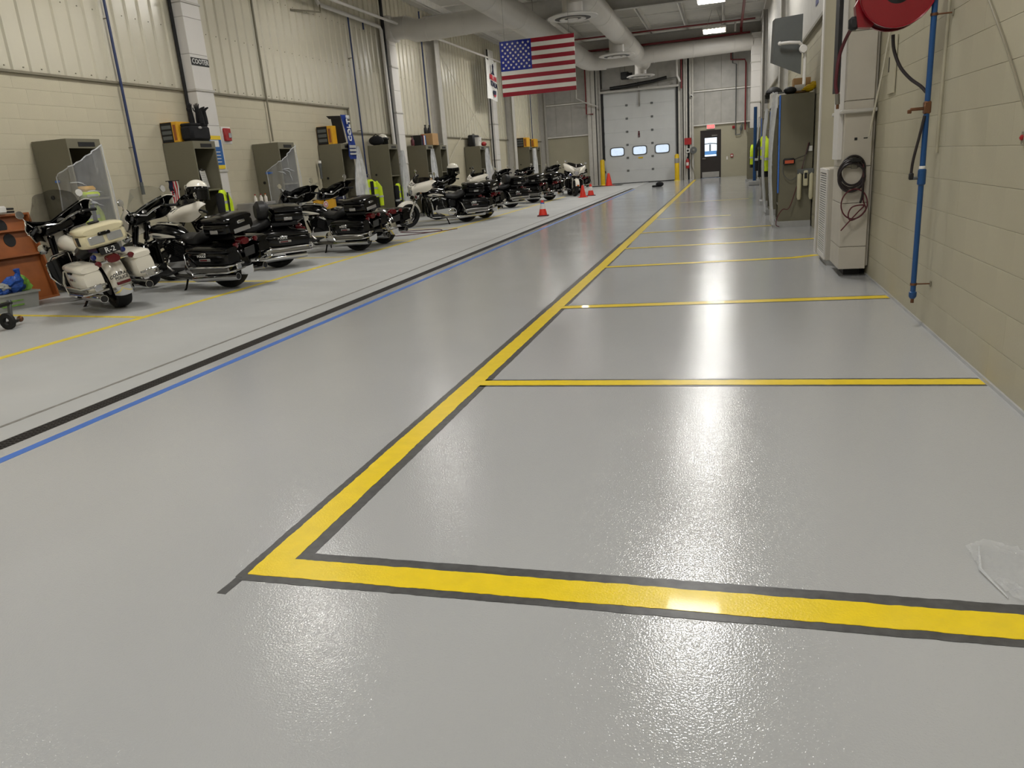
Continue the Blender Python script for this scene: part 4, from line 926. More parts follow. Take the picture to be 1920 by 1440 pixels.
bw = make_bike(dict(dark, fair='bike_white', wind=0.34, wmat='windshield_clear', steer=6, name='COLERAIN'))
place(bw, -6.50, 8.82, 172, 8, 'black motorcycle with white fairing front, second from the left, saddlebag lettered in white')
wf_ = make_bike(dict(dark, fair='bike_white', ffend='bike_white', wind=0.15, steer=8, name='COLERAIN'))
place(wf_, -6.55, 19.0, 222, 7, 'black motorcycle with white nose facing the camera, side on behind the lone cone')
bk = make_bike(dict(dark, fair='bike_white', backrest=True, wind=0.12, steer=4, name='COLERAIN'))
place(bk, -7.03, 10.82, 222, 7, 'black motorcycle with white nose and padded backrest, a helmet hung on its handlebar')
bk2 = make_bike(dict(dark, wind=0.10, steer=-8))
place(bk2, -6.6, 12.9, 172, 8, 'all black motorcycle with white tank badge, beside the yellow towel')
bk3 = make_bike(dict(dark, top=None, wind=0.10, steer=4, rfend='chrome'))
place(bk3, -6.62, 14.05, 160, 8, 'black motorcycle with chrome rear fender half hidden behind the one beside the yellow towel')
def dupb(src, x, y, th, lean, label): return place(copy_tree(src), x, y, th, lean, label)
dupb(bk2, -6.35, 20.05, 165, 8, 'black motorcycle with a white topped helmet, just behind the side-on white nosed one')
dupb(bk, -6.85, 24.5, 222, 7, 'white nosed motorcycle with backrest in mid row, just left of the lone cone')
dupb(bk2, -6.65, 26.9, 168, 8, 'black motorcycle right of the mid row white nosed one, low in view')
dupb(bk2, -6.3, 28.0, 150, 8, 'black motorcycle whose rear wheel is nearest the far white nosed one')
dupb(wf_, -6.2, 31.3, -72, 6, 'far white nosed motorcycle facing the camera near the two cones')
dupb(bk2, -6.05, 32.4, 160, 8, 'farthest black motorcycle behind the white nosed one near the overhead door')
# ------------------------------------------------------------------ lockers
def locker(x0, y0, face, label, plate='', w=0.61, d=0.61, h=2.03, plinth=0.1):
    """face=+1 opens toward +x with its back at x0, face=-1 opens toward -x with its back at x0"""
    e = empty('locker', (x0, y0, 0), label=label, cat='locker', group='olive equipment lockers'); t = 0.025; f = face
    X = lambda a: a*f
    def bx(n, a, b, mt='locker'): return MB().box((min(X(a[0]), X(b[0])), a[1], a[2]), (max(X(a[0]), X(b[0])), b[1], b[2])).build(n, mt, e, smooth=False)
    z0, z1 = plinth, plinth+h
    bx('plinth', (0, -0.02, 0), (d+0.06, w+0.02, z0), 'concrete')
    bx('side_panel', (0, 0, z0), (d, t, z1)); bx('side_panel', (0, w-t, z0), (d, w, z1)); bx('back_panel', (0, t, z0), (t, w-t, z1), 'locker_in')
    bx('top_panel', (0, t, z1-t), (d, w-t, z1)); bx('bottom_panel', (t, t, z0), (d, w-t, z0+t)); hd = bx('header', (d-t, t, z1-0.13), (d, w-t, z1-t))
    bx('shelf', (t, t, z0+1.18), (d-0.01, w-t, z0+1.21)); bx('shelf', (t, t, z0+0.25), (d-0.01, w-t, z0+0.28))
    bx('hanging_rail', (d*0.5-0.015, t, z0+1.12), (d*0.5+0.015, w-t, z0+1.15), 'satin')
    if plate:
        n = bx('name_plate', (d, w*0.33, z1-0.105), (d+0.006, w*0.82, z1-0.045), 'ink')
        text(plate, 0.04, (X(d+0.007), w*0.575, z1-0.075), (0, f, 0), (0, 0, 1), 'ink_white', e, ext=0.0006)
    if f > 0: MB().lathe([(0.03, 0), (0.03, 0.012), (1e-5, 0.014)], (0.16, 0.0, z0+1.25), (0, -1, 0), 10).build('grommet', 'ink', e)
    return e
LX = XL+0.02
LD = [(8.94, 'near olive locker behind the white motorcycle, draped in clear plastic'), (11.63, 'olive locker topped by a yellow box and black gloves, beside the signed duct'), (14.3, 'olive locker draped in loose plastic on an open stretch of block wall'),
      (17.02, 'olive locker with a blue lettered towel hanging from its top'), (19.75, 'olive locker with black helmets on top, left of the duct riser'), (22.52, 'olive locker with books and boxes on top right of the duct riser'),
      (23.75, 'narrow view of the olive locker just past the book-topped one'), (27.98, 'olive locker with a white bucket on top in the far row'), (28.62, 'olive locker with a red pouch on top, right of the bucket one'), (35.6, 'farthest olive locker with two yellow boxes on top'), (37.2, 'plastic covered olive locker in the far left corner')]
for y, lb in LD: locker(LX, y, 1, lb, 'SQUAD' if False else ' ')
# plates (unreadable white print)
def cloth_sheet(label, fn, nu, nv, mt='plastic_film', thick=0, tapes=(), name='plastic_sheet'):
    e = empty(name, label=label, cat='plastic sheet'); MB().grid(fn, nu, nv).build('film', mt, e)
    for ed in (lambda t: fn(t, 0.0), lambda t: fn(0.0, t), lambda t: fn(1.0, t)):
        MB().tube([ed(k/24)+Vector((0.004, -0.004, 0)) for k in range(25)], [0.006+0.005*abs(math.sin(k*1.7)) for k in range(25)], 5).build('rolled_edge', 'plastic_film_thick', e)
    rn = random.Random(nu+len(label))
    for k in range(5):
        u0, v0, du, dv = rn.uniform(0.1, 0.5), rn.uniform(0.02, 0.5), rn.uniform(0.15, 0.45), rn.uniform(0.05, 0.35)
        MB().tube([fn(u0+du*t/12, v0+dv*(t/12)**1.5)+Vector((0.006, -0.004, 0)) for t in range(13)], [0.001+0.009*math.sin(PI*t/12) for t in range(13)], 5).build('crease', 'plastic_film_thick', e)
    for a, b, c in tapes: MB().rbox(a, b, 0.002).build('tape_piece', c, e, smooth=False)
    return e
def drape(x_front, y0, w, d, z_top, drop, slip, seed):
    """film hanging over a locker front and wrapping back along its near side; slip skews the upper edge"""
    rn = random.Random(seed); ph = [rn.uniform(0, 6) for _ in range(5)]
    def fn(u, v):
        s_ = u*(w+d)               # 0..d along the near side (back to front), then across the front
        wv = 0.02*math.sin(9*u+ph[0]+3*v)+0.014*math.sin(23*u+ph[1]-5*v)+0.01*math.sin(41*u+ph[2]+9*v)
        if s_ < d: x, y = x_front-d+s_, y0-0.02-abs(wv)*1.2
        else: x, y = x_front+0.02+abs(wv)*1.3+0.05*v, y0-0.02+(s_-d)
        zt = z_top-slip*(1-u)
        return Vector((x, y, zt-(drop-slip*(1-u)*0.6)*v-0.03*math.sin(7*u+ph[3])*v))
    return fn
cloth_sheet('clear plastic sheet draped over the near locker front', drape(-8.87, 8.94, 0.62, 0.28, 2.05, 1.6, 0.42, 1), 44, 30, tapes=[((-9.2, 8.915, 1.55), (-9.12, 8.925, 1.58), 'bluetape')])
cloth_sheet('clear plastic sheet sagging over the third locker front', drape(-8.87, 14.3, 0.62, 0.34, 2.08, 1.6, 0.5, 2), 44, 30, tapes=[((-9.24, 14.265, 1.52), (-9.08, 14.278, 1.56), 'bluetape')])
def hang(x, y, z, h, w0, w1, seed):
    rn = random.Random(seed); ph = [rn.uniform(0, 6) for _ in range(4)]
    return lambda u, v: Vector((x+0.04*math.sin(13*u+ph[0]+4*v)+0.02*math.sin(31*u+ph[1])+0.08*v, y+(u-0.5)*(w0+(w1-w0)*math.sin(v*PI*0.62)), z-h*v))
cloth_sheet('plastic sheet hanging in a narrow fall beside the blue towel', hang(-8.83, 17.75, 2.05, 1.5, 0.05, 0.7, 3), 30, 24, 'plastic_film_thick', tapes=[((-8.80, 17.15, 0.78), (-8.79, 17.3, 0.82), 'bluetape')])
cloth_sheet('long plastic sheet hanging at the helmet-topped locker', hang(-8.8, 20.45, 1.95, 1.75, 0.1, 0.5, 4), 30, 24, 'plastic_film_thick')
cloth_sheet('narrow plastic sheet hanging at the book-topped locker', hang(-8.83, 22.95, 2.0, 1.6, 0.03, 0.5, 5), 30, 24, 'plastic_film_thick')
cloth_sheet('triangular plastic sheet at the locker with the white bucket', hang(-8.83, 28.75, 2.05, 1.6, 0.05, 1.0, 6), 30, 24, 'plastic_film_thick')
cloth_sheet('plastic sheet hanging at the farthest lockers', hang(-8.83, 36.4, 2.05, 1.9, 0.4, 0.8, 7), 30, 24, 'plastic_film_thick')
# jackets
def jacket(x, y, z, rz, label, s=1.0, dark='blackcloth', seed=1, full=True, arm=0):
    e = empty('safety_jacket', (x, y, z), (0, 0, R(rz)), label=label, cat='jacket', group='high visibility jackets', scale=s); rn = random.Random(seed)
    def ring(zz, hx, hy, ox=0.0, oy=0.0, n=22, ph=0.0, amp=0.018):
        return [(ox+hx*math.cos(2*PI*k/n)*(1+amp*8*math.sin(3*2*PI*k/n+ph)*0.3), oy+hy*math.sin(2*PI*k/n)*(1+amp*8*math.sin(5*2*PI*k/n+ph)*0.2), zz) for k in range(n)]
    bd = [(-0.78, 0.09, 0.25), (-0.6, 0.085, 0.24), (-0.42, 0.085, 0.235)]
    MB().loft([ring(a, b, c, ph=a*9) for a, b, c in bd]).build('jacket_hem', dark, e)
    up_ = [(-0.43, 0.09, 0.24), (-0.3, 0.09, 0.24), (-0.16, 0.088, 0.235), (-0.06, 0.075, 0.2), (-0.01, 0.06, 0.12), (0.03, 0.05, 0.07)]
    MB().loft([ring(a, b, c, ph=a*7) for a, b, c in up_]).build('jacket_body', 'hivis', e)
    for zz in (-0.38, -0.2): MB().loft([ring(zz+q, 0.094, 0.245, ph=zz*7) for q in (-0.025, 0.025)], caps=False).build('reflective_band', 'reflective', e)
    MB().grid(lambda u, v: Vector((0.098+0.004*math.sin(9*u), -0.05+0.1*v, -0.78+0.76*u)), 10, 3).build('zip_panel', dark, e, thick=0.004)
    for sy in (-1, 1):
        MB().tube([(0, sy*0.17, -0.06), (0.02, sy*0.27, -0.2), (0.03, sy*0.29, -0.45), (0.04, sy*0.28, -0.66)], [0.07, 0.075, 0.06, 0.055], 12).build('sleeve', 'hivis' if sy > 0 else dark, e)
        MB().tube([(0.028, sy*0.288, -0.40), (0.03, sy*0.29, -0.45)], 0.068, 12, caps=False).build('reflective_band', 'reflective', e)
    MB().tube([(0, 0, 0.03), (0, 0, 0.09), (0.02, 0, 0.12), (0, 0, 0.15)], 0.006, 6).build('hanger_hook', 'satin', e)
    if arm: MB().tube([(0, 0, 0.15), (-arm*0.5, 0, 0.16), (-arm, 0, 0.15)], 0.012, 6).build('hook_arm', 'satin', e)
    return e
jacket(-9.08, 9.25, 1.24, 12, 'yellow-green safety jacket hanging behind plastic in the near locker', seed=2)
jacket(-8.80, 12.1, 1.25, 20, 'black and yellow-green jacket hanging out of the glove-topped locker', seed=3, s=0.95)
jacket(-8.95, 18.5, 1.22, -30, 'yellow-green jacket hung on the wall between the towel and helmet lockers', seed=4, arm=0.58)
jacket(-8.9, 20.15, 1.05, 10, 'black jacket with yellow-green sleeve in the helmet-topped locker', seed=5)
fv = empty('folded_vest', (-9.1, 9.28, 1.31), label='folded yellow vest on the shelf of the near locker', cat='vest')
MB().rbox((-0.16, -0.16, 0), (0.16, 0.16, 0.09), 0.03).build('fold_lower', 'hivis', fv); MB().rbox((-0.13, -0.14, 0.085), (0.14, 0.13, 0.17), 0.035).build('fold_upper', 'yellowbox', fv); MB().box((0.155, -0.12, 0.02), (0.165, 0.1, 0.05)).build('reflective_band', 'reflective', fv, smooth=False)
# ------------------------------------------------------------------ things on and in the lockers
def carton(name, loc, s, main, side, label, cat='box', rz=0, textbody=None):
    e = empty(name, loc, (0, 0, R(rz)), label=label, cat=cat)
    MB().rbox((-s[0]/2, -s[1]/2, 0), (s[0]/2, s[1]/2, s[2]), 0.005).build('carton', main, e, smooth=False)
    if side:
        MB().box((-s[0]/2, -s[1]/2-0.003, 0.005), (s[0]*0.18, -s[1]/2, s[2]-0.005)).build('dark_side_print', 'ink', e, smooth=False)
        for k in range(3): MB().box((-s[0]*0.45, -s[1]/2-0.005, s[2]*(0.15+k*0.26)), (s[0]*0.12, -s[1]/2-0.003, s[2]*(0.32+k*0.26))).build('printed_panel', 'greengrey_panel', e, smooth=False)
        MB().box((s[0]*0.24, -s[1]/2-0.004, s[2]*0.1), (s[0]*0.4, -s[1]/2-0.001, s[2]*0.85)).build('printed_strip', 'orangewood', e, smooth=False)
    return e
TZ = 2.13
carton('tool_carton', (-9.31, 11.83, TZ), (0.34, 0.36, 0.34), 'yellowbox', True, 'black and yellow printed carton on the glove-topped locker')
bgx = empty('equipment_bag', (-9.03, 11.9, TZ), label='black fabric bag sitting on the locker beside the signed duct', cat='bag')
MB().rbox((-0.1, -0.23, 0), (0.16, 0.3, 0.27), 0.05).build('bag_body', 'blackcloth', bgx); MB().rbox((-0.09, -0.21, 0.25), (0.14, 0.28, 0.3), 0.02).build('bag_flap', 'blackcloth', bgx)
MB().ell((0.165, 0.0, 0.22), (0.012, 0.05, 0.025)).build('bag_logo', 'silverplate', bgx)
def glove(x, y, z, rz, label, hand=True):
    e = empty('glove_on_dryer', (x, y, z), (0, 0, R(rz)), label=label, cat='glove', scale=0.8)
    MB().lathe([(0.06, 0), (0.058, 0.12), (0.05, 0.2), (0.046, 0.26)], (0, 0, 0), (0, 0, 1), 12).build('cuff', 'blackcloth', e)
    if hand:
        MB().loft([rect_ring(0, 0.05, 0.02, 0, 0, 14, 2.2)]) if False else None
        MB().rbox((-0.022, -0.05, 0.24), (0.022, 0.05, 0.35), 0.015).build('palm', 'blackcloth', e)
        for k, (yy, l) in enumerate(((-0.04, 0.075), (-0.014, 0.095), (0.014, 0.09), (0.04, 0.07))):
            MB().tube([(0, yy, 0.33), (0.0, yy*1.25, 0.35+l*0.6), (0.01, yy*1.35, 0.35+l)], [0.014, 0.013, 0.009], 7).build('finger', 'blackcloth', e)
        MB().tube([(0, 0.045, 0.27), (0.0, 0.085, 0.31), (0, 0.09, 0.36)], [0.016, 0.014, 0.01], 7).build('thumb', 'blackcloth', e)
    else:
        MB().tube([(0, 0, 0.24), (0, 0.01, 0.29), (0.01, 0.05, 0.315), (0.015, 0.11, 0.345)], [0.048, 0.042, 0.028, 0.014], 10).build('boot_foot', 'blackcloth', e)
    return e
glove(-9.08, 12.0, TZ+0.29, 80, 'black glove standing fingers up, left one on the bag'); glove(-9.0, 12.08, TZ+0.29, 95, 'black glove standing fingers up, right one on the bag')
glove(-8.90, 12.02, TZ+0.29, -60, 'black boot liner standing upside down at the locker edge, front one', False); glove(-8.92, 12.15, TZ+0.29, -60, 'black boot liner standing upside down behind the front one', False)
cb = empty('clipboard', (-9.05, 12.05, 1.33), (0, R(-8), R(14)), label='clipboard with printed paper standing on the locker shelf', cat='clipboard')
MB().rbox((-0.006, -0.13, 0), (0, 0.13, 0.34), 0.002).build('board', 'ink', cb, smooth=False); MB().box((0.0005, -0.115, 0.01), (0.003, 0.115, 0.31)).build('paper', 'paper', cb, smooth=False)
for k in range(7): MB().box((0.003, -0.09, 0.05+k*0.035), (0.0036, 0.07 if k % 2 else 0.09, 0.055+k*0.035)).build('print_line', 'greengrey_panel', cb, smooth=False)
MB().rbox((0, -0.05, 0.3), (0.014, 0.05, 0.345), 0.004).build('clip', 'satin', cb)
ff = empty('small_flag', (-9.4, 11.5, 1.05), label='small striped stick flag on the side of the glove-topped locker', cat='flag', scale=0.85)
MB().cyl((0, -0.1, 0.52), (0.25, 0.0, 0.52), 0.008, n=6).build('stick', 'ink', ff)
for k in range(7):
    MB().grid(lambda u, v, k=k: Vector((0.05+0.03*k+0.03*u, -0.06+0.012*math.sin(9*v+k), 0.51-0.5*v)), 2, 10).build('stripe', 'pinkred' if k % 2 else 'ink_white', ff, thick=0.003)
MB().grid(lambda u, v: Vector((0.045+0.1*u, -0.075+0.012*math.sin(9*v), 0.515-0.24*v)), 3, 8).build('canton', 'navycloth', ff, thick=0.003)
carton('tool_carton', (-9.27, 17.2, TZ), (0.4, 0.3, 0.42), 'yellowbox', True, 'black and yellow carton on the towel locker')
bd_ = empty('black_board', (-9.05, 17.28, TZ), (0, R(-6), 0), label='tall black board standing behind the blue towel', cat='board')
MB().rbox((-0.06, -0.02, 0), (0.2, 0.02, 0.62), 0.006).build('panel', 'ink', bd_, smooth=False); MB().prism([(-0.1, 0.6), (0.2, 0.56), (0.2, 0.62), (-0.16, 0.68)], (0, -0.03, 0), (1, 0, 0), (0, 0, 1), (0, 0.06, 0)).build('top_edge', 'ink', bd_, smooth=False)
tw = empty('fan_towel', (-8.84, 17.45, 1.82), label='blue fringed towel with white lettering hanging over the locker top', cat='towel')
MB().grid(lambda u, v: Vector((0.02+0.03*math.sin(7*u+3*v)+(-0.16*max(0, v-0.3)), (u-0.5)*0.34+0.05*v, v*0.98)), 12, 20).build('cloth', 'colts', tw, thick=0.012)
text('COLTS', 0.2, (-0.02, 0.06, 0.66), (0, 0, 1), (0.0, -1, 0), 'ink_white', tw, ext=0.015)
for k in range(3): MB().box((0.05, -0.16, 0.04+k*0.08), (0.064, 0.18, 0.085+k*0.09)).build('white_band', 'reflective', tw, smooth=False)
for k in range(12): MB().box((0.035, -0.17+k*0.03, -0.06), (0.045, -0.155+k*0.03, 0.01)).build('fringe', 'colts', tw, smooth=False)
def helmet(x, y, z, rz, shell, label, s=1.0, tilt=0):
    e = empty('helmet', (x, y, z), (R(tilt), 0, R(rz)), label=label, cat='helmet', scale=s)
    v0_, v1_ = 0.0, 0.4
    def sh(u, v):
        a = -PI+2*PI*u; p = PI*(v0_+v*(v1_-v0_)); r = 0.14
        return Vector((1.12*r*math.sin(p)*math.cos(a), r*math.sin(p)*math.sin(a), 0.12+r*1.05*math.cos(p)))
    MB().grid(sh, 28, 10).build('shell', shell, e, thick=0.012)
    v0_, v1_ = 0.4, 0.62; MB().grid(sh, 28, 6).build('lower_shell', 'gloss_black', e, thick=0.013)
    MB().grid(lambda u, v: Vector((0.168*math.cos(R(-62+124*u)), 0.155*math.sin(R(-62+124*u)), 0.135-0.14*v)), 14, 6).build('visor', 'windshield', e, thick=0.004)
    MB().grid(lambda u, v: Vector((0.155*math.cos(R(70+220*u)), 0.142*math.sin(R(70+220*u)), 0.10-0.11*v)), 18, 5).build('neck_skirt', 'gloss_black', e, thick=0.012)
    MB().tube([(0.02, 0.12, 0.0), (0.05, 0.08, -0.09), (0.06, 0, -0.12), (0.05, -0.08, -0.09), (0.02, -0.12, 0.0)], 0.009, 6).build('chin_strap', 'black', e)
    for sy in (-1, 1): MB().lathe([(0.026, -0.01), (0.026, 0.01), (1e-5, 0.013)], (0.05, sy*0.142, 0.12), (0, sy, 0), 12).build('visor_pivot', 'gloss_black', e)
    return e
helmet(-7.98, 10.35, 1.16, 190, 'bike_white', 'white helmet with dark visor hung on the bike behind the second one', 1.15, 6)
helmet(-7.32, 20.45, 1.22, 20, 'bike_white', 'white topped helmet hung above the side-on white nosed motorcycle', 1.1, 8)
helmet(-9.15, 20.05, TZ+0.03, -40, 'bike_white', 'white trimmed black helmet on the locker left of the duct riser', 1.0)
hb_ = empty('helmet_bag', (-9.25, 19.85, TZ), label='soft black bag beside the helmet on the locker', cat='bag'); MB().ell((0, 0.0, 0.12), (0.22, 0.16, 0.13)).build('bag_body', 'blackcloth', hb_); MB().tube([(-0.1, 0, 0.22), (0, 0, 0.29), (0.1, 0, 0.22)], 0.012, 6).build('bag_handle', 'blackcloth', hb_)
# book-topped locker
for k, (dy, hh, mt_b, lb) in enumerate(((0.0, 0.3, 'ink', 'black binder at the left end on the book-topped locker'), (0.09, 0.28, 'navycloth', 'navy binder second from the left on the book-topped locker'), (0.18, 0.31, 'red_paint', 'dark red binder in the row on the locker'), (0.26, 0.29, 'ink_white', 'white binder in the row on the locker'), (0.34, 0.3, 'poster_blue', 'blue binder at the right end of the row on the locker'))):
    b = empty('binder', (-9.15, 22.6+dy, TZ), label=lb, cat='binder'); MB().box((-0.13, -0.035, 0), (0.13, -0.03, hh)).box((-0.13, 0.03, 0), (0.13, 0.035, hh)).box((0.125, -0.03, 0), (0.13, 0.03, hh)).build('cover', mt_b, b, smooth=False); MB().box((-0.12, -0.028, 0.01), (0.12, 0.028, hh-0.01)).build('pages', 'paper', b, smooth=False)
carton('cardboard_box', (-9.1, 23.5, TZ), (0.4, 0.5, 0.36), 'cardboard', False, 'open cardboard box on the locker past the binders')
for k, (yy, zz) in enumerate(((23.35, TZ+0.36), (23.6, TZ+0.36))):
    g_ = empty('glove_on_box', (-9.15, yy, zz), (0, R(10*k), 0), label=('black bottle on the cardboard box, left one', 'black bottle on the cardboard box, right one')[k], cat='bottle'); MB().lathe([(0.05, 0), (0.055, 0.05), (0.05, 0.16), (0.025, 0.2), (0.025, 0.24)], (0, 0, 0), (0, 0, 1), 12).build('flask', 'ink', g_); MB().cyl((0, 0, 0.24), (0, 0, 0.27), 0.03).build('cap', 'ink', g_)
rd = empty('red_bottle', (-9.2, 22.3, TZ), label='dark red bottle left of the binders', cat='bottle'); MB().lathe([(0.05, 0), (0.055, 0.02), (0.055, 0.15), (0.02, 0.2), (0.02, 0.25)], (0, 0, 0), (0, 0, 1), 14).build('glass', 'redhose', rd); MB().cyl((0, 0, 0.25), (0, 0, 0.28), 0.024).build('cap', 'ink', rd)
bu = empty('bucket', (-9.1, 28.45, TZ), label='white bucket on the far locker', cat='bucket'); MB().lathe([(0.14, 0), (0.17, 0.32), (0.18, 0.33), (0.165, 0.33), (0.135, 0.02), (1e-5, 0.02)], (0, 0, 0), (0, 0, 1), 20).build('pail', 'white', bu); MB().tube([(0, -0.17, 0.3), (0.12, -0.1, 0.2), (0.17, 0, 0.16), (0.12, 0.1, 0.2), (0, 0.17, 0.3)], 0.006, 6).build('handle', 'satin', bu)
bk_ = empty('black_case', (-9.25, 28.5, TZ), label='black case standing behind the white bucket', cat='case'); MB().rbox((-0.12, -0.35, 0), (0.1, 0.4, 0.42), 0.03).build('shell', 'ink', bk_); MB().tube([(0, -0.1, 0.42), (0, -0.08, 0.46), (0, 0.08, 0.46), (0, 0.1, 0.42)], 0.012, 6).build('handle', 'ink', bk_)
rr_ = empty('red_pouch', (-9.0, 28.95, TZ), label='small red pouch beside the white bucket', cat='pouch'); MB().ell((0, 0, 0.08), (0.1, 0.16, 0.09)).build('pouch_body', 'red_box', rr_); MB().box((0.08, -0.08, 0.06), (0.1, 0.08, 0.08)).build('zip', 'ink', rr_, smooth=False)
carton('tool_carton', (-9.2, 35.85, TZ), (0.5, 0.6, 0.42), 'yellowbox', True, 'left yellow carton on the farthest lockers'); carton('tool_carton', (-9.2, 37.4, TZ), (0.5, 0.7, 0.38), 'yellowbox', True, 'right yellow carton on the farthest lockers')
bt_ = empty('thermos', (-9.15, 36.7, TZ), label='dark flask between the two far yellow cartons', cat='flask'); MB().lathe([(0.1, 0), (0.1, 0.2), (0.07, 0.26)], (0, 0, 0), (0, 0, 1), 14).build('flask_body', 'navycloth', bt_); MB().cyl((0, 0, 0.26), (0, 0, 0.32), 0.06).build('cap', 'ink', bt_)
# ------------------------------------------------------------------ low clutter along the left wall
oc = empty('leaning_shelf', (-9.18, 7.9, 0.0), (0, R(-9.5), 0), label='orange stained wooden shelf unit leaning against the block wall', cat='shelf')
MB().box((-0.09, -0.66, 0), (-0.075, 0.62, 1.2)).build('back_board', 'orangewood', oc, smooth=False)
for yy in (-0.66, -0.28, 0.6): MB().rbox((-0.075, yy, 0), (0.0, yy+0.03, 1.2 if yy != -0.28 else 0.62), 0.003).build('upright', 'orangewood', oc, smooth=False)
for zz in (0.0, 0.62, 0.96, 1.17): MB().rbox((-0.075, -0.63, zz), (0.0, 0.6, zz+0.03), 0.003).build('shelf_board', 'orangewood', oc, smooth=False)
MB().lathe([(0.09, 0), (0.09, 0.004), (1e-5, 0.004)], (-0.0735, 0.19, 1.06), (1, 0, 0), 20).build('round_hole', 'ink', oc, smooth=False); MB().lathe([(0.09, 0), (0.09, 0.004), (1e-5, 0.004)], (-0.0735, 0.24, 0.86), (1, 0, 0), 20).build('round_hole', 'ink', oc, smooth=False)
ad = empty('charger', (-9.38, 8.1, 1.19), label='white charger block with black plugs on the orange shelf', cat='charger'); MB().rbox((-0.06, -0.12, 0), (0.06, 0.06, 0.1), 0.02).build('block', 'white', ad)
for k in (0.02, 0.06): MB().cyl((0.0, 0.05, k), (0.0, 0.2, k-0.005), 0.014).build('plug', 'ink', ad)
cr = empty('storage_tub', (-8.93, 7.48, 0), (0, 0, R(-14)), label='clear plastic storage tub full of bags before the orange shelf', cat='tub', scale=0.85)
m = MB().loft([[(-0.2, -0.34, 0), (0.2, -0.34, 0), (0.2, 0.34, 0), (-0.2, 0.34, 0)], [(-0.23, -0.37, 0.24), (0.23, -0.37, 0.24), (0.23, 0.37, 0.24), (-0.23, 0.37, 0.24)]])
m.build('tub_shell', 'crate', cr, smooth=False); MB().box((-0.25, -0.39, 0.22), (0.25, -0.36, 0.25)).box((-0.25, 0.36, 0.22), (0.25, 0.39, 0.25)).box((0.22, -0.36, 0.22), (0.25, 0.36, 0.25)).box((-0.25, -0.36, 0.22), (-0.22, 0.36, 0.25)).build('rim', 'crate', cr, smooth=False)
MB().box((0.222, -0.2, 0.06), (0.232, 0.12, 0.08)).box((0.222, -0.2, 0.13), (0.232, 0.12, 0.145)).build('green_mark', 'greenbag', cr, smooth=False)
def crumple(c, r, seed, n=16, m=9, amp=0.3):
    rn = random.Random(seed); q = MB().ell(c, r, n, m); q.v = [(c[0]+(v[0]-c[0])*(1+rn.uniform(-amp, amp)), c[1]+(v[1]-c[1])*(1+rn.uniform(-amp, amp)), c[2]+(v[2]-c[2])*(1+rn.uniform(-amp*0.6, amp))) for v in q.v]; return q
pb = empty('plastic_bag', (-8.93, 7.63, 0.21), label='crumpled blue plastic bag on top of the tub', cat='bag'); crumple((0, 0, 0.08), (0.12, 0.16, 0.1), 3).build('bag_body', 'bluebag', pb, smooth=False); MB().tube([(0, 0.05, 0.14), (0.0, 0.1, 0.22), (0, 0.09, 0.28)], [0.05, 0.03, 0.04], 8).build('knot', 'bluebag', pb)
gb = empty('plastic_bag', (-8.94, 7.74, 0.21), label='green plastic bag end beside the blue bag', cat='bag'); crumple((0, 0, 0.06), (0.1, 0.12, 0.12), 5).build('bag_body', 'greenbag', gb, smooth=False); MB().tube([(0, 0.05, 0.1), (0, 0.1, 0.02)], [0.04, 0.02], 7).build('tail', 'greenbag', gb)
wb_ = empty('plastic_bag', (-8.93, 7.36, 0.21), label='grey and blue crumpled wrap at the left of the tub', cat='bag'); crumple((0, 0, 0.05), (0.14, 0.16, 0.06), 8).build('bag_body', 'bluebag', wb_, smooth=False); crumple((0.04, 0.04, 0.08), (0.1, 0.1, 0.05), 9).build('wrap', 'crate', wb_, smooth=False)
dl_ = empty('wheel_chock_stand', (-7.52, 6.22, 0), (0, 0, R(20)), label='black wheeled stand cut off by the left picture edge', cat='stand')
MB().lathe([(0.04, -0.02), (0.09, -0.02), (0.09, 0.02), (0.04, 0.02)], (0.02, 0.0, 0.09), (0.3, 1, 0), 18, closed=True).build('wheel', 'rubber', dl_)
MB().rbox((-0.05, -0.6, 0.24), (0.0, 0.22, 0.28), 0.01).build('rail', 'black', dl_); MB().rbox((-0.04, 0.14, 0.05), (0.0, 0.18, 0.30), 0.008, Matrix.Rotation(R(-14), 3, 'X')).build('strut', 'greengrey_panel', dl_); MB().rbox((-0.06, 0.08, 0.04), (0.02, 0.22, 0.07), 0.008).build('foot', 'black', dl_)
MB().cyl((-0.02, 0.2, 0.06), (-0.02, 0.3, 0.06), 0.012).build('bolt', 'satin', dl_); MB().ell((-0.02, 0.31, 0.06), (0.035, 0.03, 0.035)).build('knob', 'brass', dl_)
sc2 = empty('small_cabinet', (-9.2, 13.75, 0), label='small grey cabinet below the red alarm box', cat='cabinet')
MB().rbox((-0.25, -0.35, 0), (0.2, 0.35, 0.98), 0.01).build('carcass', 'silverplate', sc2, smooth=False); MB().rbox((0.2, -0.33, 0.05), (0.215, 0.33, 0.93), 0.005).build('door', 'greengrey_panel', sc2, smooth=False)
for k, (yy, mtb, lb) in enumerate(((-0.2, 'bottle', 'white bottle at the left on the small grey cabinet'), (0.0, 'bottle', 'white bottle in the middle on the small grey cabinet'), (0.16, 'amber', 'orange capped bottle at the right on the small grey cabinet'))):
    b = empty('bottle', (-9.1, 13.75+yy, 0.98), label=lb, cat='bottle', scale=0.7); MB().lathe([(0.045, 0), (0.048, 0.02), (0.048, 0.13), (0.02, 0.17), (0.02, 0.2)], (0, 0, 0), (0, 0, 1), 14).build('bottle_body', 'bottle', b); MB().cyl((0, 0, 0.2), (0, 0, 0.23), 0.022).build('cap', 'amber' if mtb == 'amber' else 'red_box', b)
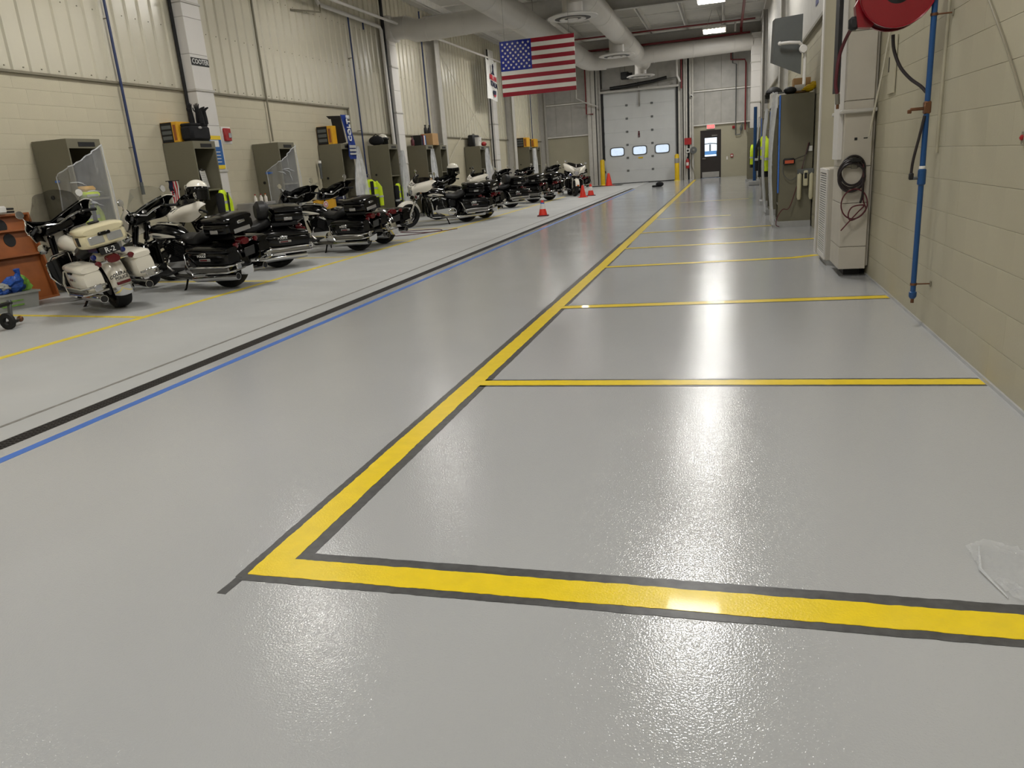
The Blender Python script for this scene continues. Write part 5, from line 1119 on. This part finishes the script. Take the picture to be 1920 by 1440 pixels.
small = empty('fire_alarm', (XL, 13.5, 2.3), label='red and white fire alarm strobe on the left block wall', cat='alarm'); MB().rbox((0, -0.14, -0.16), (0.01, 0.16, 0.16), 0.003).build('back_plate', 'ink_white', small, smooth=False); MB().rbox((0.01, -0.1, -0.11), (0.06, 0.1, 0.13), 0.01).build('alarm_body', 'red_box', small); MB().rbox((0.06, 0.0, -0.05), (0.075, 0.09, 0.04), 0.005).build('strobe', 'clear_lens', small)
nv = empty('navy_jacket', (-8.9, 16.6, 0.98), label='dark navy jacket slumped before the towel locker', cat='jacket'); MB().loft([[(0.16*math.cos(2*PI*k/18)*q, 0.34*math.sin(2*PI*k/18)*q, z) for k in range(18)] for z, q in ((-0.98, 1.05), (-0.5, 1.0), (-0.1, 0.9), (0.08, 0.6), (0.15, 0.3))]).build('jacket_body', 'navycloth', nv)
MB().tube([(0.05, -0.2, 0.02), (0.16, -0.3, -0.2), (0.18, -0.3, -0.6)], [0.09, 0.08, 0.06], 10).build('sleeve', 'navycloth', nv); MB().box((0.135, -0.02, -0.3), (0.16, 0.0, 0.05)).build('white_cord', 'ink_white', nv, smooth=False)
yt = empty('hand_towel', (-7.6, 13.62, 0.76), (0, 0, R(-16)), label='golden yellow towel with a round emblem spread beside the all black motorcycle', cat='towel'); MB().grid(lambda u, v: Vector((0.012*math.sin(10*u), (u-0.5)*0.62, 0.18*v+0.03*(2*u-1)**2)), 14, 6).build('cloth', 'yellowbox', yt, thick=0.008); MB().lathe([(0.06, 0), (0.06, 0.004), (1e-5, 0.005)], (0.015, 0.0, 0.095), (1, 0, 0), 20).build('emblem', 'ink_white', yt); MB().lathe([(0.045, 0), (0.045, 0.003), (0.03, 0.003), (0.03, 0)], (0.019, 0.0, 0.095), (1, 0, 0), 20, closed=True).build('emblem_ring', 'pinkred', yt)
MB().cyl((0.0, -0.33, 0.19), (0.0, 0.33, 0.19), 0.01).build('rod', 'ink', yt); MB().cyl((0, 0, 0.19), (0, 0, -0.76), 0.012).build('stand_pole', 'ink', yt)
mic = empty('wall_torch', (-9.4, 16.85, 1.35), label='white capped torch clipped beside the towel locker', cat='torch'); MB().lathe([(0.03, 0), (0.03, 0.25), (0.045, 0.3), (0.045, 0.36)], (0, 0, 0), (0, 0, 1), 12).build('barrel', 'greengrey_panel', mic); MB().cyl((0, 0, 0.36), (0, 0, 0.42), 0.04).build('cap', 'white', mic)
cx = carton('cardboard_box', (-8.95, 22.2, 0.7), (0.4, 0.55, 0.45), 'cardboard', False, 'brown box standing before the book-topped locker'); 
cxs = empty('steel_stand', (-8.95, 22.2, 0), label='low metal stand carrying the brown box', cat='stand'); MB().rbox((-0.2, -0.28, 0.66), (0.2, 0.28, 0.7), 0.004).build('top', 'greengrey_panel', cxs, smooth=False)
for a in (-0.18, 0.18):
    for b in (-0.25, 0.25): MB().box((a-0.015, b-0.015, 0), (a+0.015, b+0.015, 0.66)).build('leg', 'greengrey_panel', cxs, smooth=False)
jk = empty('floor_jack', (-8.6, 28.6, 0), label='red upright jack by the farther duct riser', cat='jack'); MB().rbox((-0.2, -0.2, 0.05), (0.2, 0.2, 0.75), 0.04).build('jack_body', 'red_box', jk); MB().cyl((0, 0, 0.7), (0.05, 0.1, 1.05), 0.03).build('handle', 'red_pipe', jk)
for a in (-0.15, 0.15): MB().lathe([(0.02, -0.03), (0.06, -0.03), (0.06, 0.03), (0.02, 0.03)], (a, 0.15, 0.06), (1, 0, 0), 14).build('wheel', 'rubber', jk)
cbx = pipe('extension_cord', [(-8.8, 16.2, 0.008), (-7.6, 15.9, 0.008), (-6.9, 15.6, 0.008), (-6.3, 16.4, 0.008), (-6.7, 16.9, 0.008), (-7.4, 16.6, 0.008), (-6.5, 16.1, 0.008), (-6.0, 16.7, 0.008)], 0.008, 'redhose', 'dark red cord lying on the floor before the side-on white nosed motorcycle', 'cord', 5)
# cones
def cone(x, y, h, label, collar=False, s=1.0):
    e = empty('traffic_cone', (x, y, 0), (0, 0, R(random.uniform(0, 40))), label=label, cat='cone', group='orange traffic cones')
    w = 0.15*h/0.4; MB().rbox((-w, -w, 0), (w, w, 0.025), 0.008).build('base', 'cone' if not collar else 'redhose', e, smooth=False)
    MB().lathe([(w*0.75, 0.025), (w*0.3, h*0.85), (w*0.2, h), (1e-5, h)], (0, 0, 0), (0, 0, 1), 22).build('cone_body', 'cone', e)
    if collar:
        r = lambda z: w*0.75-(w*0.45)*(z-0.025)/(h*0.85-0.025)
        MB().lathe([(r(h*0.45)+0.002, h*0.45), (r(h*0.78)+0.002, h*0.78)], (0, 0, 0), (0, 0, 1), 22).build('white_collar', 'ink_white', e)
        if collar == 2: MB().lathe([(r(h*0.78)+0.003, h*0.78), (r(h*0.86)+0.003, h*0.86)], (0, 0, 0), (0, 0, 1), 22).build('blue_collar', 'bluetape', e)
cone(-4.6, 19.5, 0.40, 'lone traffic cone with white and blue collars near the trench drain', 2); cone(-5.15, 28.5, 0.44, 'plain orange traffic cone before the far white nosed motorcycle'); cone(-5.0, 29.4, 0.44, 'traffic cone with a white collar beside the plain one', 1); cone(-5.72, 39.2, 0.62, 'tall orange traffic cone beside the left bollard')
# ------------------------------------------------------------------ right side
rd_ = empty('duct_riser', (1.2, 8.4, 0), label='scuffed grey duct riser on the right wall with a cable coil hung on it', cat='duct')
zz = 0.08
for k, hh in enumerate((0.22, 0.42, 0.34, 0.6, 0.6, 0.6, 0.6, 0.6, 0.6)):
    MB().rbox((-0.12, -0.35, zz), (0.125, 0.3, zz+hh-0.004), 0.004).build('duct_section', 'duct_old', rd_, smooth=False); zz += hh
MB().rbox((-0.165, -0.25, 1.13), (-0.12, 0.1, zz), 0.004).build('side_flange', 'duct_box', rd_, smooth=False)
MB().rbox((-0.16, -0.40, 1.545), (0.15, 0.3, 1.58), 0.008).build('flange_band', 'steel_white', rd_, smooth=False)
MB().box((-0.03, -0.353, 1.30), (-0.005, -0.349, 1.325)).build('black_patch', 'ink', rd_, smooth=False); MB().box((0.05, -0.353, 1.31), (0.085, -0.349, 1.32)).build('scrap_mark', 'ink', rd_, smooth=False)
MB().rbox((0.125, -0.3, 0.1), (0.155, 0.3, 4.2), 0.006).build('rear_flange', 'duct_old', rd_, smooth=False)
MB().box((-0.05, -0.2, 0.0), (0.1, 0.25, 0.08)).build('foot_stub', 'ink', rd_, smooth=False)
MB().box((-0.20, -0.25, 1.75), (-0.168, 0.0, 4.2)).build('cable_slot', 'ink', rd_, smooth=False)
ht = empty('wall_heater', (1.175, 9.22, 0), label='tall grey heater cabinet with a slotted grille beside the scuffed duct', cat='heater')
MB().rbox((-0.12, -0.5, 0.05), (0.14, 0.52, 1.03), 0.01).build('cabinet', 'duct_old', ht, smooth=False)
MB().rbox((-0.135, -0.49, 0.06), (-0.12, 0.51, 0.12), 0.003).rbox((-0.135, -0.49, 0.98), (-0.12, 0.51, 1.025), 0.003).rbox((-0.135, -0.49, 0.12), (-0.12, -0.44, 0.98), 0.003).rbox((-0.135, 0.47, 0.12), (-0.12, 0.51, 0.98), 0.003).build('grille_frame', 'duct_box', ht, smooth=False)
MB().box((-0.123, -0.44, 0.12), (-0.1195, 0.47, 0.98)).build('grille_back', 'greengrey_panel', ht, smooth=False)
ht.scale = (1, 0.64, 1)
sm_ = MB().box((-0.008, -0.44, 0), (0.0, 0.47, 0.012)).mesh('louver', 'duct_box', smooth=False)
for k in range(34):
    o = bpy.data.objects.new('louver', sm_); COL.objects.link(o); o.parent = ht; o.location = (-0.122, 0, 0.13+k*0.025)
MB().box((-0.1, -0.48, 0), (0.13, 0.5, 0.05)).build('plinth', 'concrete', ht, smooth=False)
pl = empty('column_cover', (1.21, 10.05, 0), label='tall beige steel column cover behind the heater cabinet', cat='column')
MB().box((-0.125, 0.0, 0), (0.13, 0.12, 5.4)).build('cover', 'liner', pl, smooth=False); MB().box((-0.14, -0.01, 0), (-0.125, 0.13, 5.4)).build('edge_trim', 'duct_box', pl, smooth=False)
def coil(label, c, loops, r, rx, rz_, seed, mt, tail):
    rn = random.Random(seed); pts = []
    for k in range(loops*18+1):
        a = 2*PI*k/18; q = 1+0.06*math.sin(a*0.37+seed); pts.append((c[0]+rx*q*math.cos(a)+0.012*math.sin(a*0.5), c[1]-0.012*(k/18), c[2]+rz_*q*math.sin(a)-0.02*(k/18)))
    return pipe('hose_coil', pts+tail, r, mt, label, 'hose', 7)
coil('dark cable coiled in loops on the scuffed duct', (1.155, 8.02, 1.03), 4, 0.011, 0.11, 0.13, 2, 'darkhose', [(1.25, 7.95, 0.9), (1.255, 7.97, 0.8), (1.24, 7.98, 0.72)])
lp_ = [(1.25, 7.99, 1.08), (1.262, 7.985, 0.92), (1.265, 7.98, 0.75)]+[(1.185+0.115*math.cos(R(-20-a)), 7.975-a*0.00004, 0.715+0.14*math.sin(R(-20-a))) for a in range(0, 361, 24)]+[(1.24+0.0, 7.955, 0.6), (1.16, 7.95, 0.565), (1.135, 7.95, 0.62), (1.17, 7.95, 0.69), (1.27, 7.95, 0.70), (1.22, 7.945, 0.64), (1.15, 7.945, 0.56), (1.075, 7.945, 0.47)]
pipe('hose_end', lp_, 0.0065, 'redhose', 'thin red hose looping below the coil with its end hanging', 'hose', 6)
hk = empty('hose_hook', (1.17, 8.05, 1.1), label='black hook holding the coiled cable', cat='hook'); MB().rbox((-0.03, -0.1, 0), (0.06, 0.0, 0.04), 0.008).build('hook_arm', 'black', hk, smooth=False); MB().rbox((-0.02, -0.012, -0.06), (0.04, 0.0, 0.06), 0.004).build('hook_plate', 'satin', hk, smooth=False)
# red hose reel
rl = empty('hose_reel', (1.035, 5.75, 2.19), label='round red hose reel mounted high on the right wall', cat='hose reel')
for yy in (-0.09, 0.07): MB().lathe([(0.085, 0), (0.218, 0), (0.225, -0.012), (0.228, 0.0), (0.223, 0.014), (0.085, 0.014)], (0, yy, 0), (0, 1, 0), 40, closed=True).build('reel_disc', 'red_paint', rl)
MB().lathe([(0.1, -0.08), (0.1, 0.08)], (0, 0, 0), (0, 1, 0), 24).build('hub', 'ink', rl); MB().lathe([(0.03, -0.13), (0.03, -0.08), (0.05, -0.08)], (0, 0, 0), (0, 1, 0), 14).build('axle', 'satin', rl)
for k in range(5): MB().lathe([(0.195-0.02*(k % 2), -0.065+k*0.03), (0.213-0.02*(k % 2), -0.05+k*0.03), (0.195-0.02*(k % 2), -0.038+k*0.03)], (0, 0, 0), (0, 1, 0), 28, closed=True).build('hose_winding', 'redhose', rl)
MB().rbox((-0.04, 0.09, -0.04), (0.32, 0.12, 0.04), 0.008).build('wall_bracket', 'red_paint', rl)
MB().prism([(-0.2, 0.02), (-0.08, -0.14), (-0.14, -0.2), (-0.22, -0.19), (-0.24, -0.06)], (0, -0.04, 0), (1, 0, 0), (0, 0, 1), (0, 0.09, 0)).build('outlet_arm', 'red_paint', rl, smooth=False)
MB().rbox((-0.27, -0.03, -0.2), (-0.21, 0.04, -0.12), 0.015).build('roller_guide', 'ink', rl)
pipe('reel_hose', [(0.80, 5.8, 2.03), (0.776, 5.95, 1.96), (0.752, 6.0, 1.88), (0.741, 6.0, 1.815), (0.735, 6.0, 1.74), (0.733, 6.0, 1.678), (0.745, 6.0, 1.62)], 0.012, 'redhose', 'red hose hanging from the reel outlet', 'hose')
nz = empty('hose_nozzle', (0.747, 6.0, 1.61), label='metal nozzle at the end of the red reel hose', cat='nozzle'); MB().cyl((0, 0, 0.01), (0.004, 0, -0.06), 0.016).build('nozzle_body', 'satin', nz); MB().cyl((0.004, 0, -0.06), (0.004, 0, -0.09), 0.01).build('tip', 'brass', nz)
bp_ = empty('air_drop_pipe', (1.25, 5.68, 0), label='blue air drop pipe standing off the right block wall', cat='pipe')
MB().cyl((0, 0, 0.26), (0, 0, 3.2), 0.0175, n=14).build('pipe_run', 'bluepipe', bp_); MB().lathe([(0.0175, 0.98), (0.026, 0.99), (0.026, 1.08), (0.0175, 1.09)], (0, 0, 0), (0, 0, 1), 14).build('tee', 'bluepipe', bp_); MB().lathe([(0.019, 1.085), (0.021, 1.09), (0.021, 1.10), (0.019, 1.105)], (0, 0, 0), (0, 0, 1), 14).build('thread_band', 'white', bp_)
MB().lathe([(0.0175, 0.27), (0.025, 0.265), (0.025, 0.235), (0.016, 0.22)], (0, 0, 0), (0, 0, 1), 14).build('reducer', 'bluepipe', bp_); MB().cyl((0, 0, 0.225), (0, 0, 0.19), 0.011).build('drain_cock', 'brass', bp_)
MB().rbox((-0.022, -0.022, 1.43), (0.022, 0.022, 1.51), 0.008).build('valve_body', 'brass', bp_); MB().rbox((-0.10, -0.012, 1.455), (-0.02, 0.008, 1.475), 0.004).rbox((-0.115, -0.012, 1.44), (-0.09, 0.008, 1.465), 0.004).build('valve_lever', 'brass', bp_)
MB().cyl((0, 0, 1.03), (-0.055, 0, 1.03), 0.011).build('branch', 'greengrey_panel', bp_); MB().rbox((-0.078, -0.014, 1.02), (-0.05, 0.014, 1.065), 0.006).build('elbow', 'ink', bp_)
for zz in (0.32, 2.02): MB().cyl((0, 0.0, zz), (0.105, 0.0, zz), 0.005, n=8).build('standoff', 'brass', bp_); MB().rbox((0.10, -0.012, zz-0.02), (0.11, 0.012, zz+0.02), 0.003).build('standoff_plate', 'flash', bp_, smooth=False); MB().lathe([(0.019, -0.008), (0.022, -0.008), (0.022, 0.008), (0.019, 0.008)], (0, 0, zz), (0, 0, 1), 14, closed=True).build('clamp_ring', 'brass', bp_)
pipe('air_hose', [(1.185, 5.68, 1.06), (1.19, 5.67, 1.15), (1.215, 5.66, 1.3), (1.235, 5.66, 1.42)], 0.009, 'darkhose', 'short dark hose between two fittings on the blue pipe', 'hose')
pipe('air_hose', [(1.04, 5.78, 1.94), (1.05, 5.78, 1.85), (1.09, 5.76, 1.74), (1.15, 5.74, 1.66), (1.21, 5.71, 1.605), (1.24, 5.69, 1.565)], 0.011, 'darkhose', 'dark hose curving from the reel to the blue pipe', 'hose')
pipe('wall_conduit', [(1.35, 5.76, 3.0), (1.35, 5.78, 1.18)], 0.012, 'block_r', 'thin painted conduit on the right wall behind the blue pipe', 'conduit')
pipe('loose_cord', [(1.352, 5.2, 2.16), (1.352, 4.955, 1.968), (1.352, 4.67, 1.748), (1.352, 4.465, 1.577), (1.352, 4.27, 1.406), (1.352, 4.0, 1.2)], 0.007, 'flash', 'painted cord slanting down the right block wall', 'cord', 6)
pipe('brace_strut', [(1.345, 7.6, 2.2), (1.33, 7.75, 1.88), (1.30, 7.9, 1.53), (1.28, 7.95, 1.33)], 0.009, 'liner', 'slanting painted strut beside the scuffed duct', 'strut', 6)
wbd = empty('wall_board', (XR-0.003, 7.45, 1.66), label='painted board on the block wall below the reel', cat='board'); MB().rbox((-0.012, -0.14, 0), (0, 0.14, 0.45), 0.003).build('board', 'block_r', wbd, smooth=False); MB().box((-0.016, 0.1, 0.18), (-0.012, 0.12, 0.3)).build('slot', 'ink', wbd, smooth=False)
# right hand lockers
for yy, lb in ((13.4, 'near olive locker on the right wall with a charger hung on its side'), (16.1, 'second olive locker on the right wall behind hanging plastic'), (18.85, 'third olive locker on the right wall showing only its corner'), (33.0, 'far olive locker on the right wall by the blue post')):
    locker(XR-0.02, yy, -1, lb, '', d=0.51, h=1.98)
def rsheet(label, x, y0, w, z, h, seed, mt='plastic_film_thick', tape=True):
    rn = random.Random(seed); ph = [rn.uniform(0, 6) for _ in range(4)]
    fn = lambda u, v: Vector((x-0.03*abs(math.sin(11*u+ph[0]+3*v))-0.02*abs(math.sin(27*u+ph[1]))-0.05*math.sin(PI*v), y0+u*w, z-h*v))
    return cloth_sheet(label, fn, 34, 24, mt, tapes=[((x+0.02, y0-0.006, z-h*0.75), (x+0.045, y0+0.006, z-0.05), 'bluetape')] if tape else ())
rsheet('plastic sheet edged in blue tape over the near right locker front', 0.79, 13.38, 0.7, 2.12, 2.08, 11)
rsheet('plastic sheet over the second right locker front', 0.79, 16.05, 0.68, 2.0, 1.95, 12)
rsheet('plastic sheet hanging beside the blue post', 1.12, 28.2, 0.7, 2.3, 2.1, 13)
jacket(0.79, 17.9, 1.5, 195, 'yellow-green jacket with grey bands hung on the right side behind plastic', 1.05, seed=8, arm=0.56)
jacket(0.98, 31.6, 1.4, 180, 'far yellow-green jacket hung by the right wall lockers', 1.05, seed=9, arm=0.36)
bc = empty('battery_charger', (0.98, 13.38, 1.05), label='black and orange battery charger hung on the near right locker side', cat='charger'); MB().rbox((-0.09, -0.07, -0.05), (0.09, 0, 0.05), 0.02).build('charger_case', 'ink', bc); MB().box((-0.065, -0.074, -0.03), (0.07, -0.07, 0.02)).build('display', 'orange_led', bc, smooth=False)
bo = empty('boot_dryer', (1.23, 13.38, 0.9), label='tan two-tube boot dryer hung on the right locker side', cat='dryer'); MB().rbox((-0.12, -0.08, -0.06), (0.13, 0, 0.02), 0.01).build('top_bar', 'greengrey_panel', bo, smooth=False)
for a in (-0.085, 0.095): MB().lathe([(0.028, 0), (0.035, -0.05), (0.035, -0.4), (0.022, -0.44), (1e-5, -0.445)], (a, -0.05, -0.02), (0, 0, 1), 14).build('dryer_tube', 'tan_plastic', bo)
MB().rbox((-0.03, -0.09, -0.25), (0.045, -0.01, 0.0), 0.015).build('control_box', 'tan_plastic', bo); MB().rbox((-0.015, -0.094, -0.13), (0.03, -0.09, -0.04), 0.002).build('switch_panel', 'ink', bo)
pipe('power_cord', [(1.03, 13.36, 1.06), (1.12, 13.36, 1.1), (1.24, 13.36, 1.15), (1.28, 13.36, 1.32)], 0.006, 'ink', 'black cord from the charger up to the locker grommet', 'cord', 5)
pipe('power_cord', [(0.89, 13.36, 1.03), (0.9, 13.36, 0.86), (1.0, 13.36, 0.76), (1.1, 13.36, 0.8), (1.18, 13.36, 0.92), (1.27, 13.36, 1.32)], 0.006, 'greengrey_panel', 'grey cord drooping below the battery charger', 'cord', 5)
pipe('power_cord', [(1.27, 13.36, 1.32), (1.18, 13.36, 0.92), (1.1, 13.34, 0.62), (1.0, 13.32, 0.32), (0.9, 13.3, 0.3), (0.82, 13.28, 0.18), (0.8, 13.26, 0.06), (0.85, 13.24, 0.03)], 0.007, 'redhose', 'red cord running down the right locker side to the floor', 'cord', 5)
tg = empty('hang_tag', (1.3, 13.385, 1.27), label='white tag hanging at the locker grommet', cat='tag'); MB().box((-0.03, -0.006, -0.08), (0.03, 0, 0.0)).build('card', 'paper', tg, smooth=False); MB().cyl((0, -0.003, 0), (-0.02, -0.003, 0.06), 0.003, n=5).build('string', 'ink', tg)
cb2 = carton('cardboard_box', (1.16, 13.75, 2.1), (0.26, 0.3, 0.22), 'cardboard', False, 'cardboard box on the near right locker'); MB().box((-0.11, -0.154, 0.03), (0.05, -0.15, 0.12)).build('paper_label', 'paper', cb2, smooth=False)
yg = empty('work_gloves', (1.26, 13.5, 2.1), label='bright yellow work gloves on the near right locker', cat='gloves'); crumple((0, 0, 0.05), (0.08, 0.07, 0.05), 21, 14, 8, 0.2).build('palm_glove', 'bollard', yg); crumple((0.07, 0.03, 0.09), (0.07, 0.06, 0.05), 22, 14, 8, 0.25).build('folded_glove', 'bollard', yg)
for k in range(4): MB().tube([(-0.04, -0.03+k*0.02, 0.04), (-0.11, -0.04+k*0.025, 0.03)], [0.018, 0.012], 7).build('finger', 'bollard', yg)
bgc = empty('ball_cap', (0.98, 13.55, 2.1), label='dark cap lying on the near right locker edge', cat='cap'); MB().ell((0, 0, 0.04), (0.1, 0.09, 0.06)).build('crown', 'ink', bgc); MB().rbox((-0.22, -0.07, 0.01), (-0.08, 0.07, 0.025), 0.006).build('brim', 'greengrey_panel', bgc)
hm2 = helmet(0.88, 16.2, 2.12, 180, 'ink', 'black helmet with a peak on the second right locker', 1.05)
wbx = carton('white_box', (0.95, 15.95, 2.0), (0.3, 0.3, 0.26), 'white', False, 'white box at the top of the second right locker'); 
pn = empty('wall_monitor', (0.86, 12.6, 2.75), (0, 0, R(8)), label='dark grey tilted panel on a bent arm high on the right wall', cat='monitor')
MB().loft([[(-0.21, -0.03, -0.28), (0.19, -0.03, -0.46), (0.2, -0.03, 0.36), (-0.19, -0.03, 0.33)], [(-0.2, 0.22, -0.24), (0.2, 0.22, -0.42), (0.21, 0.22, 0.36), (-0.18, 0.22, 0.33)]]).build('panel_shell', 'greengrey_panel', pn, smooth=False)
MB().rbox((-0.21, -0.05, -0.02), (0.0, -0.03, 0.0), 0.005).build('seam', 'ink', pn) if False else None
MB().tube([(-0.13, -0.1, -0.02), (0.0, -0.12, -0.02), (0.14, -0.1, -0.03), (0.22, -0.06, -0.1), (0.24, -0.05, -0.2), (0.235, -0.05, -0.6)], 0.024, 10).build('arm', 'duct_box', pn); MB().ell((-0.13, -0.1, -0.02), (0.03, 0.03, 0.03)).build('arm_end', 'duct_box', pn); MB().lathe([(0.05, -0.02), (0.06, 0.0), (0.05, 0.03)], (0.2, -0.1, -0.12), (0, 1, 0), 16).build('pivot', 'duct_box', pn)
bs = empty('blue_banner', (XR-0.05, 12.6, 3.3), label='blue printed banner behind the column cover high on the right', cat='banner'); MB().grid(lambda u, v: Vector((-0.01*math.sin(8*u), (u-0.5)*1.6, v*0.9)), 12, 6).build('cloth', 'flag_blue', bs, thick=0.004); MB().box((-0.03, -0.5, 0.3), (-0.015, 0.1, 0.5)).build('print_patch', 'pinkred', bs, smooth=False); MB().box((-0.03, 0.2, 0.1), (-0.015, 0.6, 0.7)).build('white_patch', 'ink_white', bs, smooth=False)
bpst = empty('air_drop_pipe', (1.0, 29.6, 0), label='far blue pipe post with a pale foot on the right side', cat='pipe'); MB().cyl((0, 0, 0.05), (0, 0, 2.7), 0.06, n=10).build('pipe_run', 'bluepipe', bpst); MB().rbox((-0.2, -0.2, 0), (0.2, 0.2, 0.16), 0.02).build('foot', 'concrete', bpst, smooth=False)
rk2 = empty('red_tag', (XR-0.002, 4.22, 1.255), label='small red fitting on the right wall at the picture edge', cat='fitting'); MB().lathe([(0.01, 0), (0.014, 0.01), (0.012, 0.02), (1e-5, 0.026)], (0, 0, 0), (-1, 0, 0), 14).build('knob', 'red_box', rk2); MB().rbox((-0.012, -0.02, -0.03), (0, 0.02, 0.03), 0.003).build('plate', 'flash', rk2, smooth=False)

ps = empty('spill_patch', (0.86, 2.33, 0.0), label='crinkled clear film drawn for a glossy spill on the floor at the right picture edge', cat='film')  # wrinkled film mesh stands in for a glossy wet patch
rn = random.Random(77)
MB().grid(lambda u, v: Vector(((u-0.5)*0.2*(1-0.5*abs(v-0.5))+0.05*(0.5-v), (v-0.5)*0.4*(1-0.4*abs(u-0.5)), 0.003+rn.uniform(0, 0.012))), 16, 26).build('film', 'plastic_film', ps)  # film and fold meshes stand in for the glossy spill
MB().tube([(-0.07, -0.15, 0.006), (-0.1, 0.0, 0.01), (-0.06, 0.16, 0.006)], [0.002, 0.005, 0.002], 5).build('fold', 'plastic_film_thick', ps)
